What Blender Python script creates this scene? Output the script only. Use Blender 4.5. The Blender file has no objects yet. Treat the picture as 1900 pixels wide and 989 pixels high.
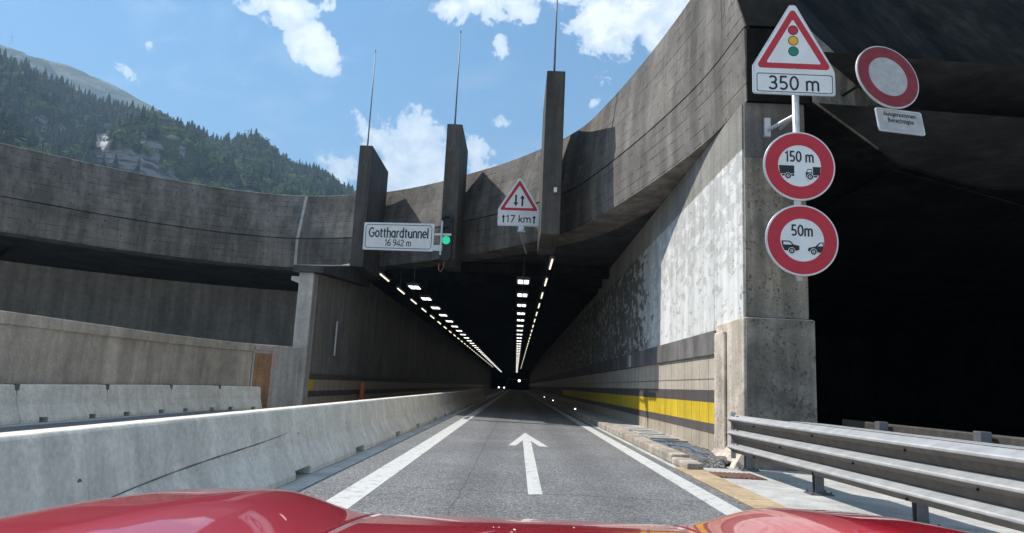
import bpy, bmesh, math, random
import numpy as np
from mathutils import Vector, Matrix
R_ = math.radians
random.seed(7); rng = np.random.default_rng(7)
S = bpy.context.scene
COL = S.collection
PI = math.pi

# ------------------------------------------------------------------ camera
F, VPX, VPY, ROLL, CAMH = 1300.0, 957.0, 716.0, 2.6, 1.2
CX, CY = 950.0, 494.5
_y = Vector((VPX-CX, VPY-CY, F)).normalized()
_u = Vector((math.sin(R_(ROLL)), -math.cos(R_(ROLL)), 0))
_z = (_u - _u.dot(_y)*_y).normalized()
_x = _y.cross(_z)
CAMR = Matrix((_x, _y, _z))            # camera (right, down, forward) -> world
def ray(px, py):
    return (CAMR @ Vector((px-CX, py-CY, F))).normalized()
def at(px, py, x=None, y=None, z=None):
    """world point seen at a photo pixel, at a known x, y or z"""
    d = ray(px, py)
    t = x/d.x if x is not None else (y/d.y if y is not None else (z-CAMH)/d.z)
    return Vector((0, 0, CAMH)) + d*t
cam = bpy.data.cameras.new('camera'); co = bpy.data.objects.new('camera', cam); COL.objects.link(co)
right, down, fwd = CAMR @ Vector((1,0,0)), CAMR @ Vector((0,1,0)), CAMR @ Vector((0,0,1))
m = Matrix((right, -down, -fwd)).transposed().to_4x4(); m.translation = (0, 0, CAMH)
co.matrix_world = m
cam.sensor_width = 36; cam.lens = F/1900*36; cam.clip_start = 0.05; cam.clip_end = 30000
S.camera = co

# ------------------------------------------------------------------ light
SUN_AZ, SUN_EL = -60.0, 50.5           # degrees left of the road's direction, above the horizon
sd = Vector((math.sin(R_(SUN_AZ))*math.cos(R_(SUN_EL)), math.cos(R_(SUN_AZ))*math.cos(R_(SUN_EL)), math.sin(R_(SUN_EL))))
sl = bpy.data.lights.new('sun', 'SUN'); sl.energy = 5.0; sl.angle = R_(0.5); sl.color = (1, .955, .89)
so = bpy.data.objects.new('sun', sl); COL.objects.link(so)
so.rotation_euler = sd.to_track_quat('Z', 'Y').to_euler()
S.view_settings.view_transform = 'Standard'; S.view_settings.look = 'None'
S.view_settings.exposure = 0.72; S.view_settings.gamma = 1; S.view_settings.use_curve_mapping = False
S.cycles.use_denoising = True
S.cycles.max_bounces = 6; S.cycles.diffuse_bounces = 4; S.cycles.volume_bounces = 0
S.cycles.sample_clamp_indirect = 4

# ------------------------------------------------------------------ node helpers
class NT:
    def __init__(s, nt): s.nt = nt
    def n(s, t, **k):
        nd = s.nt.nodes.new(t)
        for a, b in k.items(): setattr(nd, a, b)
        return nd
    def link(s, a, b): s.nt.links.new(a, b)
    def put(s, sock, v):
        if v is None: return
        if isinstance(v, bpy.types.NodeSocket): s.link(v, sock)
        else: sock.default_value = v
    def math(s, op, a, b=None, c=None, clamp=False):
        nd = s.n('ShaderNodeMath', operation=op, use_clamp=clamp)
        s.put(nd.inputs[0], a); s.put(nd.inputs[1], b)
        if c is not None: s.put(nd.inputs[2], c)
        return nd.outputs[0]
    def vmath(s, op, a, b=None):
        nd = s.n('ShaderNodeVectorMath', operation=op); s.put(nd.inputs[0], a)
        if b is not None: s.put(nd.inputs[1], b)
        return nd.outputs['Value'] if op in ('DOT_PRODUCT', 'LENGTH', 'DISTANCE') else nd.outputs[0]
    def noise(s, vec, scale, detail=6, rough=.6, dist=0):
        nd = s.n('ShaderNodeTexNoise'); s.put(nd.inputs['Vector'], vec)
        nd.inputs['Scale'].default_value = scale; nd.inputs['Detail'].default_value = detail
        nd.inputs['Roughness'].default_value = rough; nd.inputs['Distortion'].default_value = dist
        return nd.outputs['Fac']
    def voro(s, vec, scale, feature='F1'):
        nd = s.n('ShaderNodeTexVoronoi', feature=feature); s.put(nd.inputs['Vector'], vec); nd.inputs['Scale'].default_value = scale
        return nd.outputs['Distance'], nd.outputs.get('Color')
    def mapping(s, vec, scale=(1,1,1), rot=(0,0,0)):
        nd = s.n('ShaderNodeMapping'); s.put(nd.inputs['Vector'], vec)
        nd.inputs['Scale'].default_value = scale; nd.inputs['Rotation'].default_value = rot
        return nd.outputs[0]
    def ramp(s, v, a, b, lo=0.0, hi=1.0):
        nd = s.n('ShaderNodeMapRange', interpolation_type='SMOOTHSTEP'); s.put(nd.inputs[0], v)
        for i, q in zip((1,2,3,4), (a, b, lo, hi)): nd.inputs[i].default_value = q
        return nd.outputs[0]
    def mix(s, f, a, b, mode='MIX'):
        nd = s.n('ShaderNodeMix', data_type='RGBA', blend_type=mode); s.put(nd.inputs[0], f)
        for i, q in ((6, a), (7, b)):
            s.put(nd.inputs[i], (*q, 1) if isinstance(q, tuple) and len(q) == 3 else q)
        return nd.outputs[2]
    def sep(s, v):
        nd = s.n('ShaderNodeSeparateXYZ'); s.put(nd.inputs[0], v); return nd.outputs
    def grey(s, v):
        nd = s.n('ShaderNodeCombineColor')
        for i in range(3): s.link(v, nd.inputs[i])
        return nd.outputs[0]
    def bump(s, h, strength=.3, dist=.02, nrm=None):
        nd = s.n('ShaderNodeBump'); nd.inputs['Strength'].default_value = strength; nd.inputs['Distance'].default_value = dist
        s.link(h, nd.inputs['Height'])
        if nrm: s.link(nrm, nd.inputs['Normal'])
        return nd.outputs[0]

def newmat(name):
    mt = bpy.data.materials.new(name); mt.use_nodes = True
    t = NT(mt.node_tree); p = mt.node_tree.nodes['Principled BSDF']
    return mt, t, p
def coords(t): return t.n('ShaderNodeTexCoord').outputs['Object']
def geo(t): return t.n('ShaderNodeNewGeometry').outputs['Position']

def plain(name, col, rough=.5, metal=0, coat=0, vary=.12, scale=6):
    mt, t, p = newmat(name)
    v = t.noise(geo(t), scale, 6, .65)
    c = t.mix(1, (*[q*(1-vary) for q in col],), (*[min(1, q*(1+vary)) for q in col],))
    mx = c.node; t.link(t.ramp(v, .3, .7), mx.inputs[0])
    t.link(c, p.inputs['Base Color'])
    p.inputs['Roughness'].default_value = rough; p.inputs['Metallic'].default_value = metal
    p.inputs['Coat Weight'].default_value = coat; p.inputs['Coat Roughness'].default_value = .05
    return mt
def emit(name, col, s):
    mt, t, p = newmat(name)
    p.inputs['Base Color'].default_value = (.1,.1,.1,1)
    p.inputs['Emission Color'].default_value = (*col, 1); p.inputs['Emission Strength'].default_value = s
    return mt

def concrete(name, base, patch=.3, streak=.35, pits=.35, bump=.35, boards=None, rough=.85, pscale=.45, tint=None, streak_s=2.2, specks=None, spec=.3):
    """weathered cast concrete: large blotches, rain streaks, pores; boards='z' or 'uv' adds form-board lines"""
    mt, t, p = newmat(name); g = geo(t)
    big = t.noise(g, pscale, 8, .62, .3)
    st = t.noise(t.mapping(g, (streak_s, streak_s, .16)), 1.0, 7, .65)
    fine = t.noise(g, 22, 5, .7)
    med = t.noise(g, 3.2, 8, .7)
    v = t.math('MULTIPLY', t.ramp(big, .3, .72, 1-patch, 1+patch*.55), t.ramp(st, .36, .66, 1-streak, 1.06))
    v = t.math('MULTIPLY', v, t.ramp(fine, .25, .75, .84, 1.14))
    v = t.math('MULTIPLY', v, t.ramp(med, .3, .7, .86, 1.12))
    hts = t.math('ADD', t.math('MULTIPLY', fine, .5), t.math('MULTIPLY', med, .6))
    if pits:
        d, _ = t.voro(g, 7.5)
        sel = t.ramp(t.noise(g, 1.3, 3), .45, .62)
        pit = t.math('MULTIPLY', t.ramp(d, .07, .16, 1, 0), sel)
        v = t.math('MULTIPLY', v, t.math('SUBTRACT', 1.0, t.math('MULTIPLY', pit, pits)))
        hts = t.math('SUBTRACT', hts, t.math('MULTIPLY', pit, .8))
    if boards:
        if boards == 'uv':
            uv = t.n('ShaderNodeUVMap').outputs[0]
        else:
            x, y, z = t.sep(g); cb = t.n('ShaderNodeCombineXYZ')
            t.link(t.math('ADD', x, y), cb.inputs[0]); t.link(z, cb.inputs[1]); uv = cb.outputs[0]
        ux, uz, _ = t.sep(uv)
        ln = t.ramp(t.math('PINGPONG', uz, .145), .0, .020, 1, 0)
        dash = t.ramp(t.noise(t.mapping(uv, (.9, 5.5, 1)), 1.0, 3, .6), .45, .55)
        line = t.math('MULTIPLY', ln, dash)
        if boards == 'uv':      # tie holes left by the formwork
            hx = t.math('SUBTRACT', t.math('PINGPONG', ux, .72), .36); hz_ = t.math('SUBTRACT', t.math('PINGPONG', uz, .58), .29)
            hd = t.math('ADD', t.math('MULTIPLY', hx, hx), t.math('MULTIPLY', hz_, hz_))
            hole = t.math('MULTIPLY', t.ramp(hd, .0006, .0016, 1, 0), t.ramp(t.noise(uv, .8, 2), .42, .5))
            line = t.math('MAXIMUM', line, t.math('MULTIPLY', hole, 1.2))
            wash = t.ramp(t.noise(t.mapping(g, (5, 5, .5)), 1.0, 4, .6), .66, .74, 0, .35)
            v = t.math('ADD', v, wash)
        wn = t.n('ShaderNodeTexWhiteNoise', noise_dimensions='1D'); t.link(t.math('FLOOR', t.math('DIVIDE', uz, .29)), wn.inputs['W'])
        v = t.math('MULTIPLY', v, t.ramp(wn.outputs['Value'], 0, 1, .95, 1.05))
        drip = t.ramp(t.noise(t.mapping(g, (7, 7, 1.7)), 1.0, 5, .7), .56, .70, 1, .6)
        v = t.math('MULTIPLY', v, drip)
        v = t.math('MULTIPLY', v, t.math('SUBTRACT', 1.0, t.math('MULTIPLY', line, .5)))
        hts = t.math('SUBTRACT', hts, t.math('MULTIPLY', line, 1.4))
    col = t.mix(1.0, t.grey(v), base, 'MULTIPLY')
    if specks:      # spalled spots and lichen: small dark flakes in clusters
        sn = t.noise(t.mapping(g, (1, 1, .8)), 19, 8, .72, .3); cl = t.ramp(t.noise(g, 2.3, 5, .65), .42, .62, 0, .10)
        col = t.mix(t.ramp(t.math('ADD', sn, cl), .60, .68, 0, .8), col, specks)
    if tint:
        f = t.ramp(t.noise(g, .8, 6, .65, .5), .5, .72, 0, tint[1])
        col = t.mix(f, col, tint[0])
    t.link(col, p.inputs['Base Color']); p.inputs['Roughness'].default_value = rough
    p.inputs['Specular IOR Level'].default_value = spec
    if bump: t.link(t.bump(hts, bump, .02), p.inputs['Normal'])
    return mt

# ------------------------------------------------------------------ materials
M = {}
M['ring'] = concrete('parapet_concrete', (.232,.208,.182), patch=.34, streak=.42, boards='uv', bump=.6, streak_s=1.6)
M['fin'] = concrete('fin_concrete', (.115,.102,.09), patch=.25, streak=.35, boards=None)
M['pier'] = concrete('pier_concrete', (.43,.375,.30), patch=.5, streak=.5, pits=.8, tint=((.11,.097,.083), .75), bump=.6, specks=(.045,.04,.035))
M['pier_foot'] = concrete('pier_foot_concrete', (.33,.29,.24), patch=.5, streak=.4, pits=.9, bump=.8, tint=((.09,.08,.07), .7), specks=(.05,.045,.04), pscale=.9)
M['rough'] = concrete('rough_aggregate', (.74,.64,.52), patch=.28, streak=.28, pits=.9, bump=1.0, tint=((.48,.41,.32), .5), pscale=1.2, specks=(.16,.13,.10))
M['ledge'] = concrete('ledge_concrete', (.21,.195,.185), patch=.35, streak=.4, pits=.6, bump=.8)
M['barrier'] = concrete('barrier_concrete', (.84,.765,.65), patch=.09, streak=.10, pits=.08, bump=.05, pscale=.9, streak_s=3.5)
M['wall'] = concrete('retaining_concrete', (.56,.48,.39), patch=.22, streak=.25, pits=.2, bump=.25)
M['column'] = concrete('column_concrete', (.52,.49,.45), patch=.2, streak=.25, pits=.2)
M['grey_wall'] = concrete('tunnel_concrete', (.26,.25,.235), patch=.2, streak=.25, pits=.1)
M['blackish'] = concrete('blackish_concrete', (.025,.023,.021), patch=.6, streak=.5, pits=.4, spec=.05)  # near-black colour makes the hall, beam and ceiling read dark
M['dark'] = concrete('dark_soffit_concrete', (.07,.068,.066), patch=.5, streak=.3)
M['pave'] = concrete('pavement_concrete', (.52,.51,.48), patch=.2, streak=.05, pits=.15, bump=.15, pscale=.8)
M['kerb'] = concrete('kerb_stone', (.46,.40,.335), patch=.35, streak=.2, pits=.6, bump=.7, pscale=2.0, tint=((.36,.25,.15), .5))
M['yellowstone'] = concrete('sandy_kerb_stone', (.50,.37,.225), patch=.22, streak=.05, pits=.35, bump=.5, pscale=2.5)
M['orange'] = concrete('orange_stained_timber', (.40,.22,.11), patch=.4, streak=.5, pits=.2)
M['steel'] = plain('galvanised_steel', (.50,.50,.495), .45, .35, vary=.14, scale=5)
M['weathered'] = plain('dark_rail_steel', (.085,.076,.068), .6, .3, vary=.25, scale=7)  # dark webs of the front rail; rear rail's shade is put into it
M['steel_post'] = plain('dull_steel', (.20,.20,.205), .55, .6, vary=.15, scale=12)
M['alu'] = plain('sign_aluminium', (.62,.63,.64), .45, .4)
M['white'] = plain('sign_white', (.76,.755,.745), .45, vary=.06, scale=3)
M['red'] = plain('sign_red', (.50,.02,.035), .45, vary=.06)
M['black'] = plain('sign_black', (.012,.012,.014), .5)
M['shaded_white'] = plain('shaded_sign_white', (.40,.395,.385), .6, vary=.15)  # darker white: shade of the overhang put into the colour
M['shaded_red'] = plain('shaded_sign_red', (.22,.014,.022), .6, vary=.2)  # darker red for the ring, overhang's shade in the colour
M['amber'] = plain('sign_amber', (.85,.42,.02), .45)
M['green'] = plain('sign_green', (.01,.20,.13), .45)
M['housing'] = plain('black_housing', (.02,.02,.022), .5)
M['lens_dark'] = plain('dark_lens', (.03,.015,.015), .25)
M['green_on'] = emit('green_signal', (.01,.62,.36), .55)
M['lamp'] = emit('lamp_panel', (1,.97,.92), 1.5)
M['tube'] = emit('lamp_tube', (1,.9,.68), 1.0)
M['stud'] = emit('marker_stud_light', (1,1,.95), 3.0)
M['head'] = emit('headlight_glow', (1,1,.97), 5.0)
M['car_dark'] = plain('dark_car_paint', (.03,.035,.045), .3, coat=.6)
M['glass'] = plain('car_glass', (.02,.025,.03), .08)
M['tyre'] = plain('tyre_rubber', (.02,.02,.02), .8)
M['rust'] = plain('rusty_iron', (.20,.11,.08), .8, .3, vary=.35, scale=20)
M['cable'] = plain('blue_cable', (.03,.16,.38), .5)
M['redcable'] = plain('brown_cable', (.30,.10,.07), .5)
M['orangepost'] = plain('orange_plastic', (.70,.16,.06), .5)
M['slab'] = concrete('cover_slab', (.42,.41,.39), patch=.3, streak=.1, pits=.3, bump=.3, pscale=1.6)

def m_paint():
    """right tunnel wall: grey concrete with white paint flaking off below about five metres"""
    mt, t, p = newmat('flaking_painted_wall'); g = geo(t); x, y, z = t.sep(g)
    big = t.noise(g, .5, 8, .6); fine = t.noise(g, 20, 4, .7)
    gz = t.mapping(g, (1, 1, 1.8))
    a = t.noise(gz, 2.3, 13, .72, .25)
    wob = t.math('MULTIPLY', t.math('SUBTRACT', t.noise(g, 6, 5, .7), .5), .12)
    coat = t.ramp(t.math('ADD', z, wob), 5.70, 5.74, 1, 0)                 # the coat of paint ends on a straight line
    wear_shade = t.ramp(y, 19.2, 25, 0, .20)  # paint thins past the shadow line, darkening the shaded wall by colour
    gone = t.ramp(t.math('ADD', t.noise(t.mapping(g, (1, 1, 2.0)), 1.7, 12, .74, .3), wear_shade), .635, .66)
    f = t.math('MULTIPLY', coat, t.math('SUBTRACT', 1.0, gone))
    flake = t.ramp(t.math('SUBTRACT', t.math('ADD', a, t.ramp(z, 2.6, 5.4, .075, -.03)), wear_shade), .485, .52)   # where the top coat still holds
    conc = t.mix(t.ramp(big, .35, .7), (.27,.25,.215), (.40,.375,.33))
    lines = t.math('PINGPONG', t.math('ADD', z, t.math('MULTIPLY', y, .015)), .28)
    lf = t.ramp(lines, 0, .012, .72, 1)
    conc = t.mix(1.0, conc, t.grey(t.math('MULTIPLY', t.ramp(fine, .25, .75, .84, 1.12), lf)), 'MULTIPLY')
    under = t.mix(t.ramp(t.noise(g, 2.4, 7, .65), .3, .7), (.52,.51,.475), (.66,.645,.605))
    wp = t.mix(t.ramp(t.noise(g, 4, 6, .6), .3, .7), (.74,.73,.69), (.84,.825,.79))
    conc = t.mix(coat, conc, t.mix(t.ramp(big, .35, .7), (.13,.12,.105), (.21,.20,.18)))      # grimy bare patches under the coat, darkened further for the shaded inner wall
    col = t.mix(f, conc, t.mix(flake, under, wp))
    st = t.noise(t.mapping(g, (2.6, 2.6, .12)), 1, 6, .6)
    col = t.mix(1.0, col, t.grey(t.ramp(st, .36, .62, .80, 1.03)), 'MULTIPLY')
    seam = t.ramp(t.math('ABSOLUTE', t.math('SUBTRACT', y, 14.32)), .008, .022, .35, 1)
    col = t.mix(1.0, col, t.grey(seam), 'MULTIPLY')
    t.link(col, p.inputs['Base Color']); p.inputs['Roughness'].default_value = .8
    t.link(t.bump(t.math('ADD', t.math('MULTIPLY', t.math('ADD', f, flake), .5), t.math('MULTIPLY', fine, .4)), .5, .02), p.inputs['Normal'])
    return mt
M['paint'] = m_paint()

def m_tile(name, col, pitch=.70, hj=None):
    mt, t, p = newmat(name); g = geo(t); x, y, z = t.sep(g)
    j = t.ramp(t.math('PINGPONG', t.math('ADD', y, .05), pitch/2), .008, .022, .34, 1)
    if hj:
        j = t.math('MULTIPLY', j, t.ramp(t.math('ABSOLUTE', t.math("SUBTRACT", z, hj)), .007, .02, .36, 1))
    v = t.ramp(t.noise(t.mapping(g, (1, 1, .5)), 2.2, 8, .65), .3, .7, .84, 1.08)
    # every panel its own slight tone
    wn = t.n('ShaderNodeTexWhiteNoise', noise_dimensions='1D'); t.link(t.math('FLOOR', t.math('DIVIDE', t.math('ADD', y, .05), pitch)), wn.inputs['W'])
    v = t.math('MULTIPLY', v, t.ramp(wn.outputs['Value'], 0, 1, .94, 1.05))
    dirt = t.ramp(t.noise(g, 9, 6, .7), .3, .7, .9, 1.06)
    c = t.mix(1.0, t.grey(t.math('MULTIPLY', t.math('MULTIPLY', v, j), dirt)), col, 'MULTIPLY')
    t.link(c, p.inputs['Base Color']); p.inputs['Roughness'].default_value = .45
    t.link(t.bump(j, .5, .01), p.inputs['Normal'])
    return mt
M['t_beige'] = m_tile('beige_panel', (.60,.53,.43), hj=1.52)
M['t_dark'] = m_tile('charcoal_panel', (.12,.105,.10), 2.1)
M['t_yellow'] = m_tile('yellow_panel', (.80,.56,.035))
M['t_low'] = m_tile('lower_beige_panel', (.52,.44,.34))

def m_asphalt():
    mt, t, p = newmat('asphalt'); g = geo(t)
    d, c = t.voro(g, 62)
    sp = t.sep(c)[0]
    n = t.noise(g, .6, 5, .6); n2 = t.noise(g, 85, 3, .8)
    # wheel tracks a little smoother and darker, along the lane
    x, y, z = t.sep(g)
    tr = t.ramp(t.math('ABSOLUTE', t.math('SUBTRACT', t.math('ABSOLUTE', t.math('SUBTRACT', x, .35)), .8)), .1, .5, .84, 1.06)
    v = t.math('MULTIPLY', t.ramp(sp, .15, .95, .5, 1.6), t.ramp(n, .3, .7, .85, 1.12))
    v = t.math('MULTIPLY', v, t.ramp(n2, .3, .72, .45, 1.6)); v = t.math('MULTIPLY', v, tr)
    oil = t.math('MULTIPLY', t.ramp(t.math('ABSOLUTE', t.math('SUBTRACT', x, .3)), .0, .45, 1, 0), t.ramp(t.noise(t.mapping(g, (2, .35, 1)), 1.6, 6, .65), .42, .7))
    v = t.math('MULTIPLY', v, t.math('SUBTRACT', 1.0, t.math('MULTIPLY', oil, .28)))
    cr = t.noise(t.mapping(g, (.35, 1, 1)), 1.2, 5, .6)
    crack = t.math('MAXIMUM', t.ramp(t.math('ABSOLUTE', t.math('SUBTRACT', y, t.math('ADD', 8.15, t.math('MULTIPLY', cr, .3)))), .006, .016, 1, 0),
                   t.ramp(t.math('ABSOLUTE', t.math('SUBTRACT', x, t.math('ADD', -.62, t.math('MULTIPLY', cr, .12)))), .004, .012, .7, 0))
    v = t.math('MULTIPLY', v, t.math('SUBTRACT', 1.0, t.math('MULTIPLY', crack, .7)))
    col = t.mix(1.0, t.grey(v), (.178,.176,.174), 'MULTIPLY')
    t.link(col, p.inputs['Base Color']); p.inputs['Roughness'].default_value = .75
    t.link(t.bump(t.math('ADD', sp, n2), .55, .012), p.inputs['Normal'])
    return mt
M['asphalt'] = m_asphalt()
def m_line():
    mt, t, p = newmat('road_paint'); g = geo(t)
    w = t.ramp(t.noise(g, 7, 8, .75), .33, .5)
    fine = t.ramp(t.noise(g, 60, 3, .7), .3, .7, .86, 1.06)
    c = t.mix(t.math('MULTIPLY', w, .97), (.30,.29,.27), (.62,.61,.575))
    c = t.mix(1.0, c, t.grey(fine), 'MULTIPLY')
    t.link(c, p.inputs['Base Color']); p.inputs['Roughness'].default_value = .7
    t.link(t.bump(t.noise(g, 70, 3), .4, .01), p.inputs['Normal'])
    return mt
M['line'] = m_line()
def m_gravel():
    mt, t, p = newmat('gravel'); g = geo(t)
    d, c = t.voro(g, 34); s = t.sep(c)[0]
    col = t.mix(s, (.05,.05,.05), (.40,.38,.36))
    t.link(col, p.inputs['Base Color']); p.inputs['Roughness'].default_value = .9
    t.link(t.bump(t.math('ADD', s, d), 1.0, .04), p.inputs['Normal'])
    return mt
M['gravel'] = m_gravel()
def m_carpaint():
    mt, t, p = newmat('red_car_paint')
    n = t.noise(geo(t), 3, 4)
    t.link(t.mix(n, (.50,.012,.03), (.58,.016,.038)), p.inputs['Base Color'])
    p.inputs['Roughness'].default_value = .32; p.inputs['Coat Weight'].default_value = 1; p.inputs['Coat Roughness'].default_value = .02
    return mt
M['carpaint'] = m_carpaint()

# ------------------------------------------------------------------ mesh helpers
class MB:
    def __init__(s): s.v = []; s.f = []; s.uv = None
    def add(s, vs, fs):
        o = len(s.v); s.v += [tuple(q) for q in vs]; s.f += [tuple(i+o for i in f) for f in fs]; return s
    def box(s, x0, x1, y0, y1, z0, z1):
        return s.add([(x0,y0,z0),(x1,y0,z0),(x1,y1,z0),(x0,y1,z0),(x0,y0,z1),(x1,y0,z1),(x1,y1,z1),(x0,y1,z1)],
                     [(0,3,2,1),(4,5,6,7),(0,1,5,4),(1,2,6,5),(2,3,7,6),(3,0,4,7)])
    def obox(s, c, ax, ay, az):           # centre and three half vectors
        c, ax, ay, az = map(Vector, (c, ax, ay, az))
        p = [c+ax*i+ay*j+az*k for k in (-1,1) for i, j in ((-1,-1),(1,-1),(1,1),(-1,1))]
        return s.add(p, [(0,3,2,1),(4,5,6,7),(0,1,5,4),(1,2,6,5),(2,3,7,6),(3,0,4,7)])
    def tube(s, pts, r, n=10, cap=True):
        pts = [Vector(p) for p in pts]; rs = r if isinstance(r, (list, tuple)) else [r]*len(pts)
        vs, fs = [], []
        t0 = (pts[1]-pts[0]).normalized(); a = t0.orthogonal().normalized()
        for i, p in enumerate(pts):
            tt = (pts[min(i+1, len(pts)-1)]-pts[max(i-1, 0)]).normalized()
            a = (a-a.dot(tt)*tt).normalized(); b = tt.cross(a)
            for k in range(n):
                w = 2*PI*k/n; vs.append(p+(a*math.cos(w)+b*math.sin(w))*rs[i])
        for i in range(len(pts)-1):
            for k in range(n):
                k2 = (k+1) % n; fs.append((i*n+k, i*n+k2, (i+1)*n+k2, (i+1)*n+k))
        if cap: fs += [tuple(reversed(range(n))), tuple(range((len(pts)-1)*n, len(pts)*n))]
        return s.add(vs, fs)
    def prism(s, poly, y0, y1):           # polygon (x, z) extruded along y
        n = len(poly)
        vs = [(x, y0, z) for x, z in poly]+[(x, y1, z) for x, z in poly]
        fs = [tuple(range(n)), tuple(reversed(range(n, 2*n)))]+[(i, i+n, (i+1) % n+n, (i+1) % n) for i in range(n)]
        return s.add(vs, fs)
    def vprism(s, poly, z0, z1):          # polygon (x, y) extruded along z
        n = len(poly)
        vs = [(x, y, z0) for x, y in poly]+[(x, y, z1) for x, y in poly]
        fs = [tuple(reversed(range(n))), tuple(range(n, 2*n))]+[(i, (i+1) % n, (i+1) % n+n, i+n) for i in range(n)]
        return s.add(vs, fs)
    def sweep(s, path, prof, closed=True):
        """profile rows [(offset, z)] carried along frames [(point, outward normal)]"""
        n = len(prof); vs, fs = [], []
        for (p, nr) in path:
            for (o, z) in prof: vs.append((p[0]+nr[0]*o, p[1]+nr[1]*o, z))
        for i in range(len(path)-1):
            for k in range(n if closed else n-1):
                k2 = (k+1) % n; fs.append((i*n+k, (i+1)*n+k, (i+1)*n+k2, i*n+k2))
        if closed: fs += [tuple(range(n)), tuple(reversed(range((len(path)-1)*n, len(path)*n)))]
        return s.add(vs, fs)
    def build(s, name, mat, parent=None, bevel=0, smooth=False, recalc=True):
        me = bpy.data.meshes.new(name); me.from_pydata(s.v, [], s.f); me.update()
        if recalc:
            bm = bmesh.new(); bm.from_mesh(me); bmesh.ops.recalc_face_normals(bm, faces=bm.faces); bm.to_mesh(me); bm.free()
        if s.uv is not None:
            l = me.uv_layers.new(name='UVMap')
            for pl in me.polygons:
                for li in pl.loop_indices: l.data[li].uv = s.uv[me.loops[li].vertex_index]
        ob = bpy.data.objects.new(name, me); COL.objects.link(ob)
        me.materials.append(mat)
        if smooth: me.polygons.foreach_set('use_smooth', [True]*len(me.polygons))
        if bevel:
            b = ob.modifiers.new('bevel', 'BEVEL'); b.width = bevel; b.segments = 2; b.limit_method = 'ANGLE'; b.angle_limit = R_(35)
        if parent: ob.parent = parent
        return ob
def tag(o, label, cat, group=None):
    o['label'] = label; o['category'] = cat
    if group: o['group'] = group
    return o
def kind(o, k='structure'): o['kind'] = k; return o
def thing(name, label, cat, loc=(0,0,0), rot=(0,0,0), group=None):
    o = bpy.data.objects.new(name, None); COL.objects.link(o); o.location = loc; o.rotation_euler = rot
    o.empty_display_size = .2
    return tag(o, label, cat, group)
def copy_tree(o, parent=None):
    c = o.copy(); COL.objects.link(c); c.parent = parent
    for ch in list(o.children): copy_tree(ch, c)
    return c

# ------------------------------------------------------------------ sky
W = bpy.data.worlds.new('World'); S.world = W; W.use_nodes = True
t = NT(W.node_tree); bg = W.node_tree.nodes['Background']
sky = t.n('ShaderNodeTexSky', sky_type='NISHITA', sun_disc=False)
sky.sun_elevation = R_(SUN_EL); sky.sun_rotation = R_(SUN_AZ); sky.altitude = 1100; sky.air_density = 1.0; sky.dust_density = .6; sky.ozone_density = 2.0
dirv = t.n('ShaderNodeTexCoord').outputs['Generated']
nrmd = t.vmath('NORMALIZE', dirv)
# clouds: banks of fractal vapour at fixed bearings in the sky
banks = [((520,15),4.2,2.0,-38,1.0),((588,80),3.0,1.25,-50,1.0),((480,0),2.8,1.5,0,.9),((575,15),2.0,1.0,30,.8),((1000,-25),8.5,2.6,10,1.0),((1190,45),6.8,3.0,-6,1.0),((1230,20),6.5,3.2,0,1.0),((1330,-40),11,4.5,0,1.0),((860,0),3.5,1.4,0,.8),
         ((770,285),5.6,2.9,-28,1.0),((720,262),3.3,1.6,-38,.95),((748,335),4.2,2.2,-8,1.0),((860,300),3.2,2.0,-60,.9),((672,232),1.8,1.0,-50,.8),((632,318),2.3,1.4,-35,1.0),
         ((938,222),1.9,1.0,0,.72),((934,88),1.0,1.3,0,.62),((277,78),1.0,.55,-30,.45),((240,138),1.5,.5,-25,.52),((1103,196),1.0,.6,0,.6),((1004,193),.8,.5,0,.6),((895,190),1.0,.5,0,.55),((95,97),1.3,.35,0,.45),((1500,-160),18,7,0,.9),((300,-220),14,5,0,.8)]
fill_banks = [(150,38,24,13),(-160,45,30,15),(95,30,18,9),(180,68,26,16),(-110,28,15,7)]   # bearing, height, half sizes: unseen clouds added behind the car as neutral fill
tot = None
warp = t.n('ShaderNodeTexNoise'); t.link(nrmd, warp.inputs['Vector']); warp.inputs['Scale'].default_value = 14; warp.inputs['Detail'].default_value = 3
wv = t.vmath('ADD', nrmd, t.vmath('SCALE', t.vmath('SUBTRACT', warp.outputs['Color'], (.5,.5,.5))))
wv.node.inputs[1].links[0].from_node.inputs['Scale'].default_value = .055
def bearing(a, e): return Vector((math.sin(R_(a))*math.cos(R_(e)), math.cos(R_(a))*math.cos(R_(e)), math.sin(R_(e))))
for c, a, b, ang, st in [(ray(*q[0]), *q[1:]) for q in banks]+[(bearing(q[0], q[1]), q[2], q[3], 0, 1.0) for q in fill_banks]:
    u = Vector((c.y, -c.x, 0)).normalized(); v = u.cross(c).normalized()
    ca, sa = math.cos(R_(ang)), math.sin(R_(ang))
    u2 = (u*ca+v*sa)/math.tan(R_(a)); v2 = (v*ca-u*sa)/math.tan(R_(b))
    du = t.vmath('DOT_PRODUCT', wv, tuple(u2)); dv = t.vmath('DOT_PRODUCT', wv, tuple(v2)); dc = t.vmath('DOT_PRODUCT', wv, tuple(c))
    r2 = t.math('ADD', t.math('MULTIPLY', du, du), t.math('MULTIPLY', dv, dv))
    mk = t.math('MULTIPLY', t.math('SUBTRACT', st, t.math('MULTIPLY', r2, .62*st)), t.math('GREATER_THAN', dc, 0.2))
    tot = mk if tot is None else t.math('MAXIMUM', tot, mk)
nz = t.noise(nrmd, 17, 14, .62, .25)
nz2 = t.noise(wv, 48, 10, .7)
dens = t.math('ADD', t.math('MULTIPLY', tot, .62), t.math('ADD', t.math('MULTIPLY', t.math('SUBTRACT', nz, .5), 1.5), t.math('MULTIPLY', t.math('SUBTRACT', nz2, .5), .75)))
cf = t.ramp(dens, .30, .44)
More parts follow.
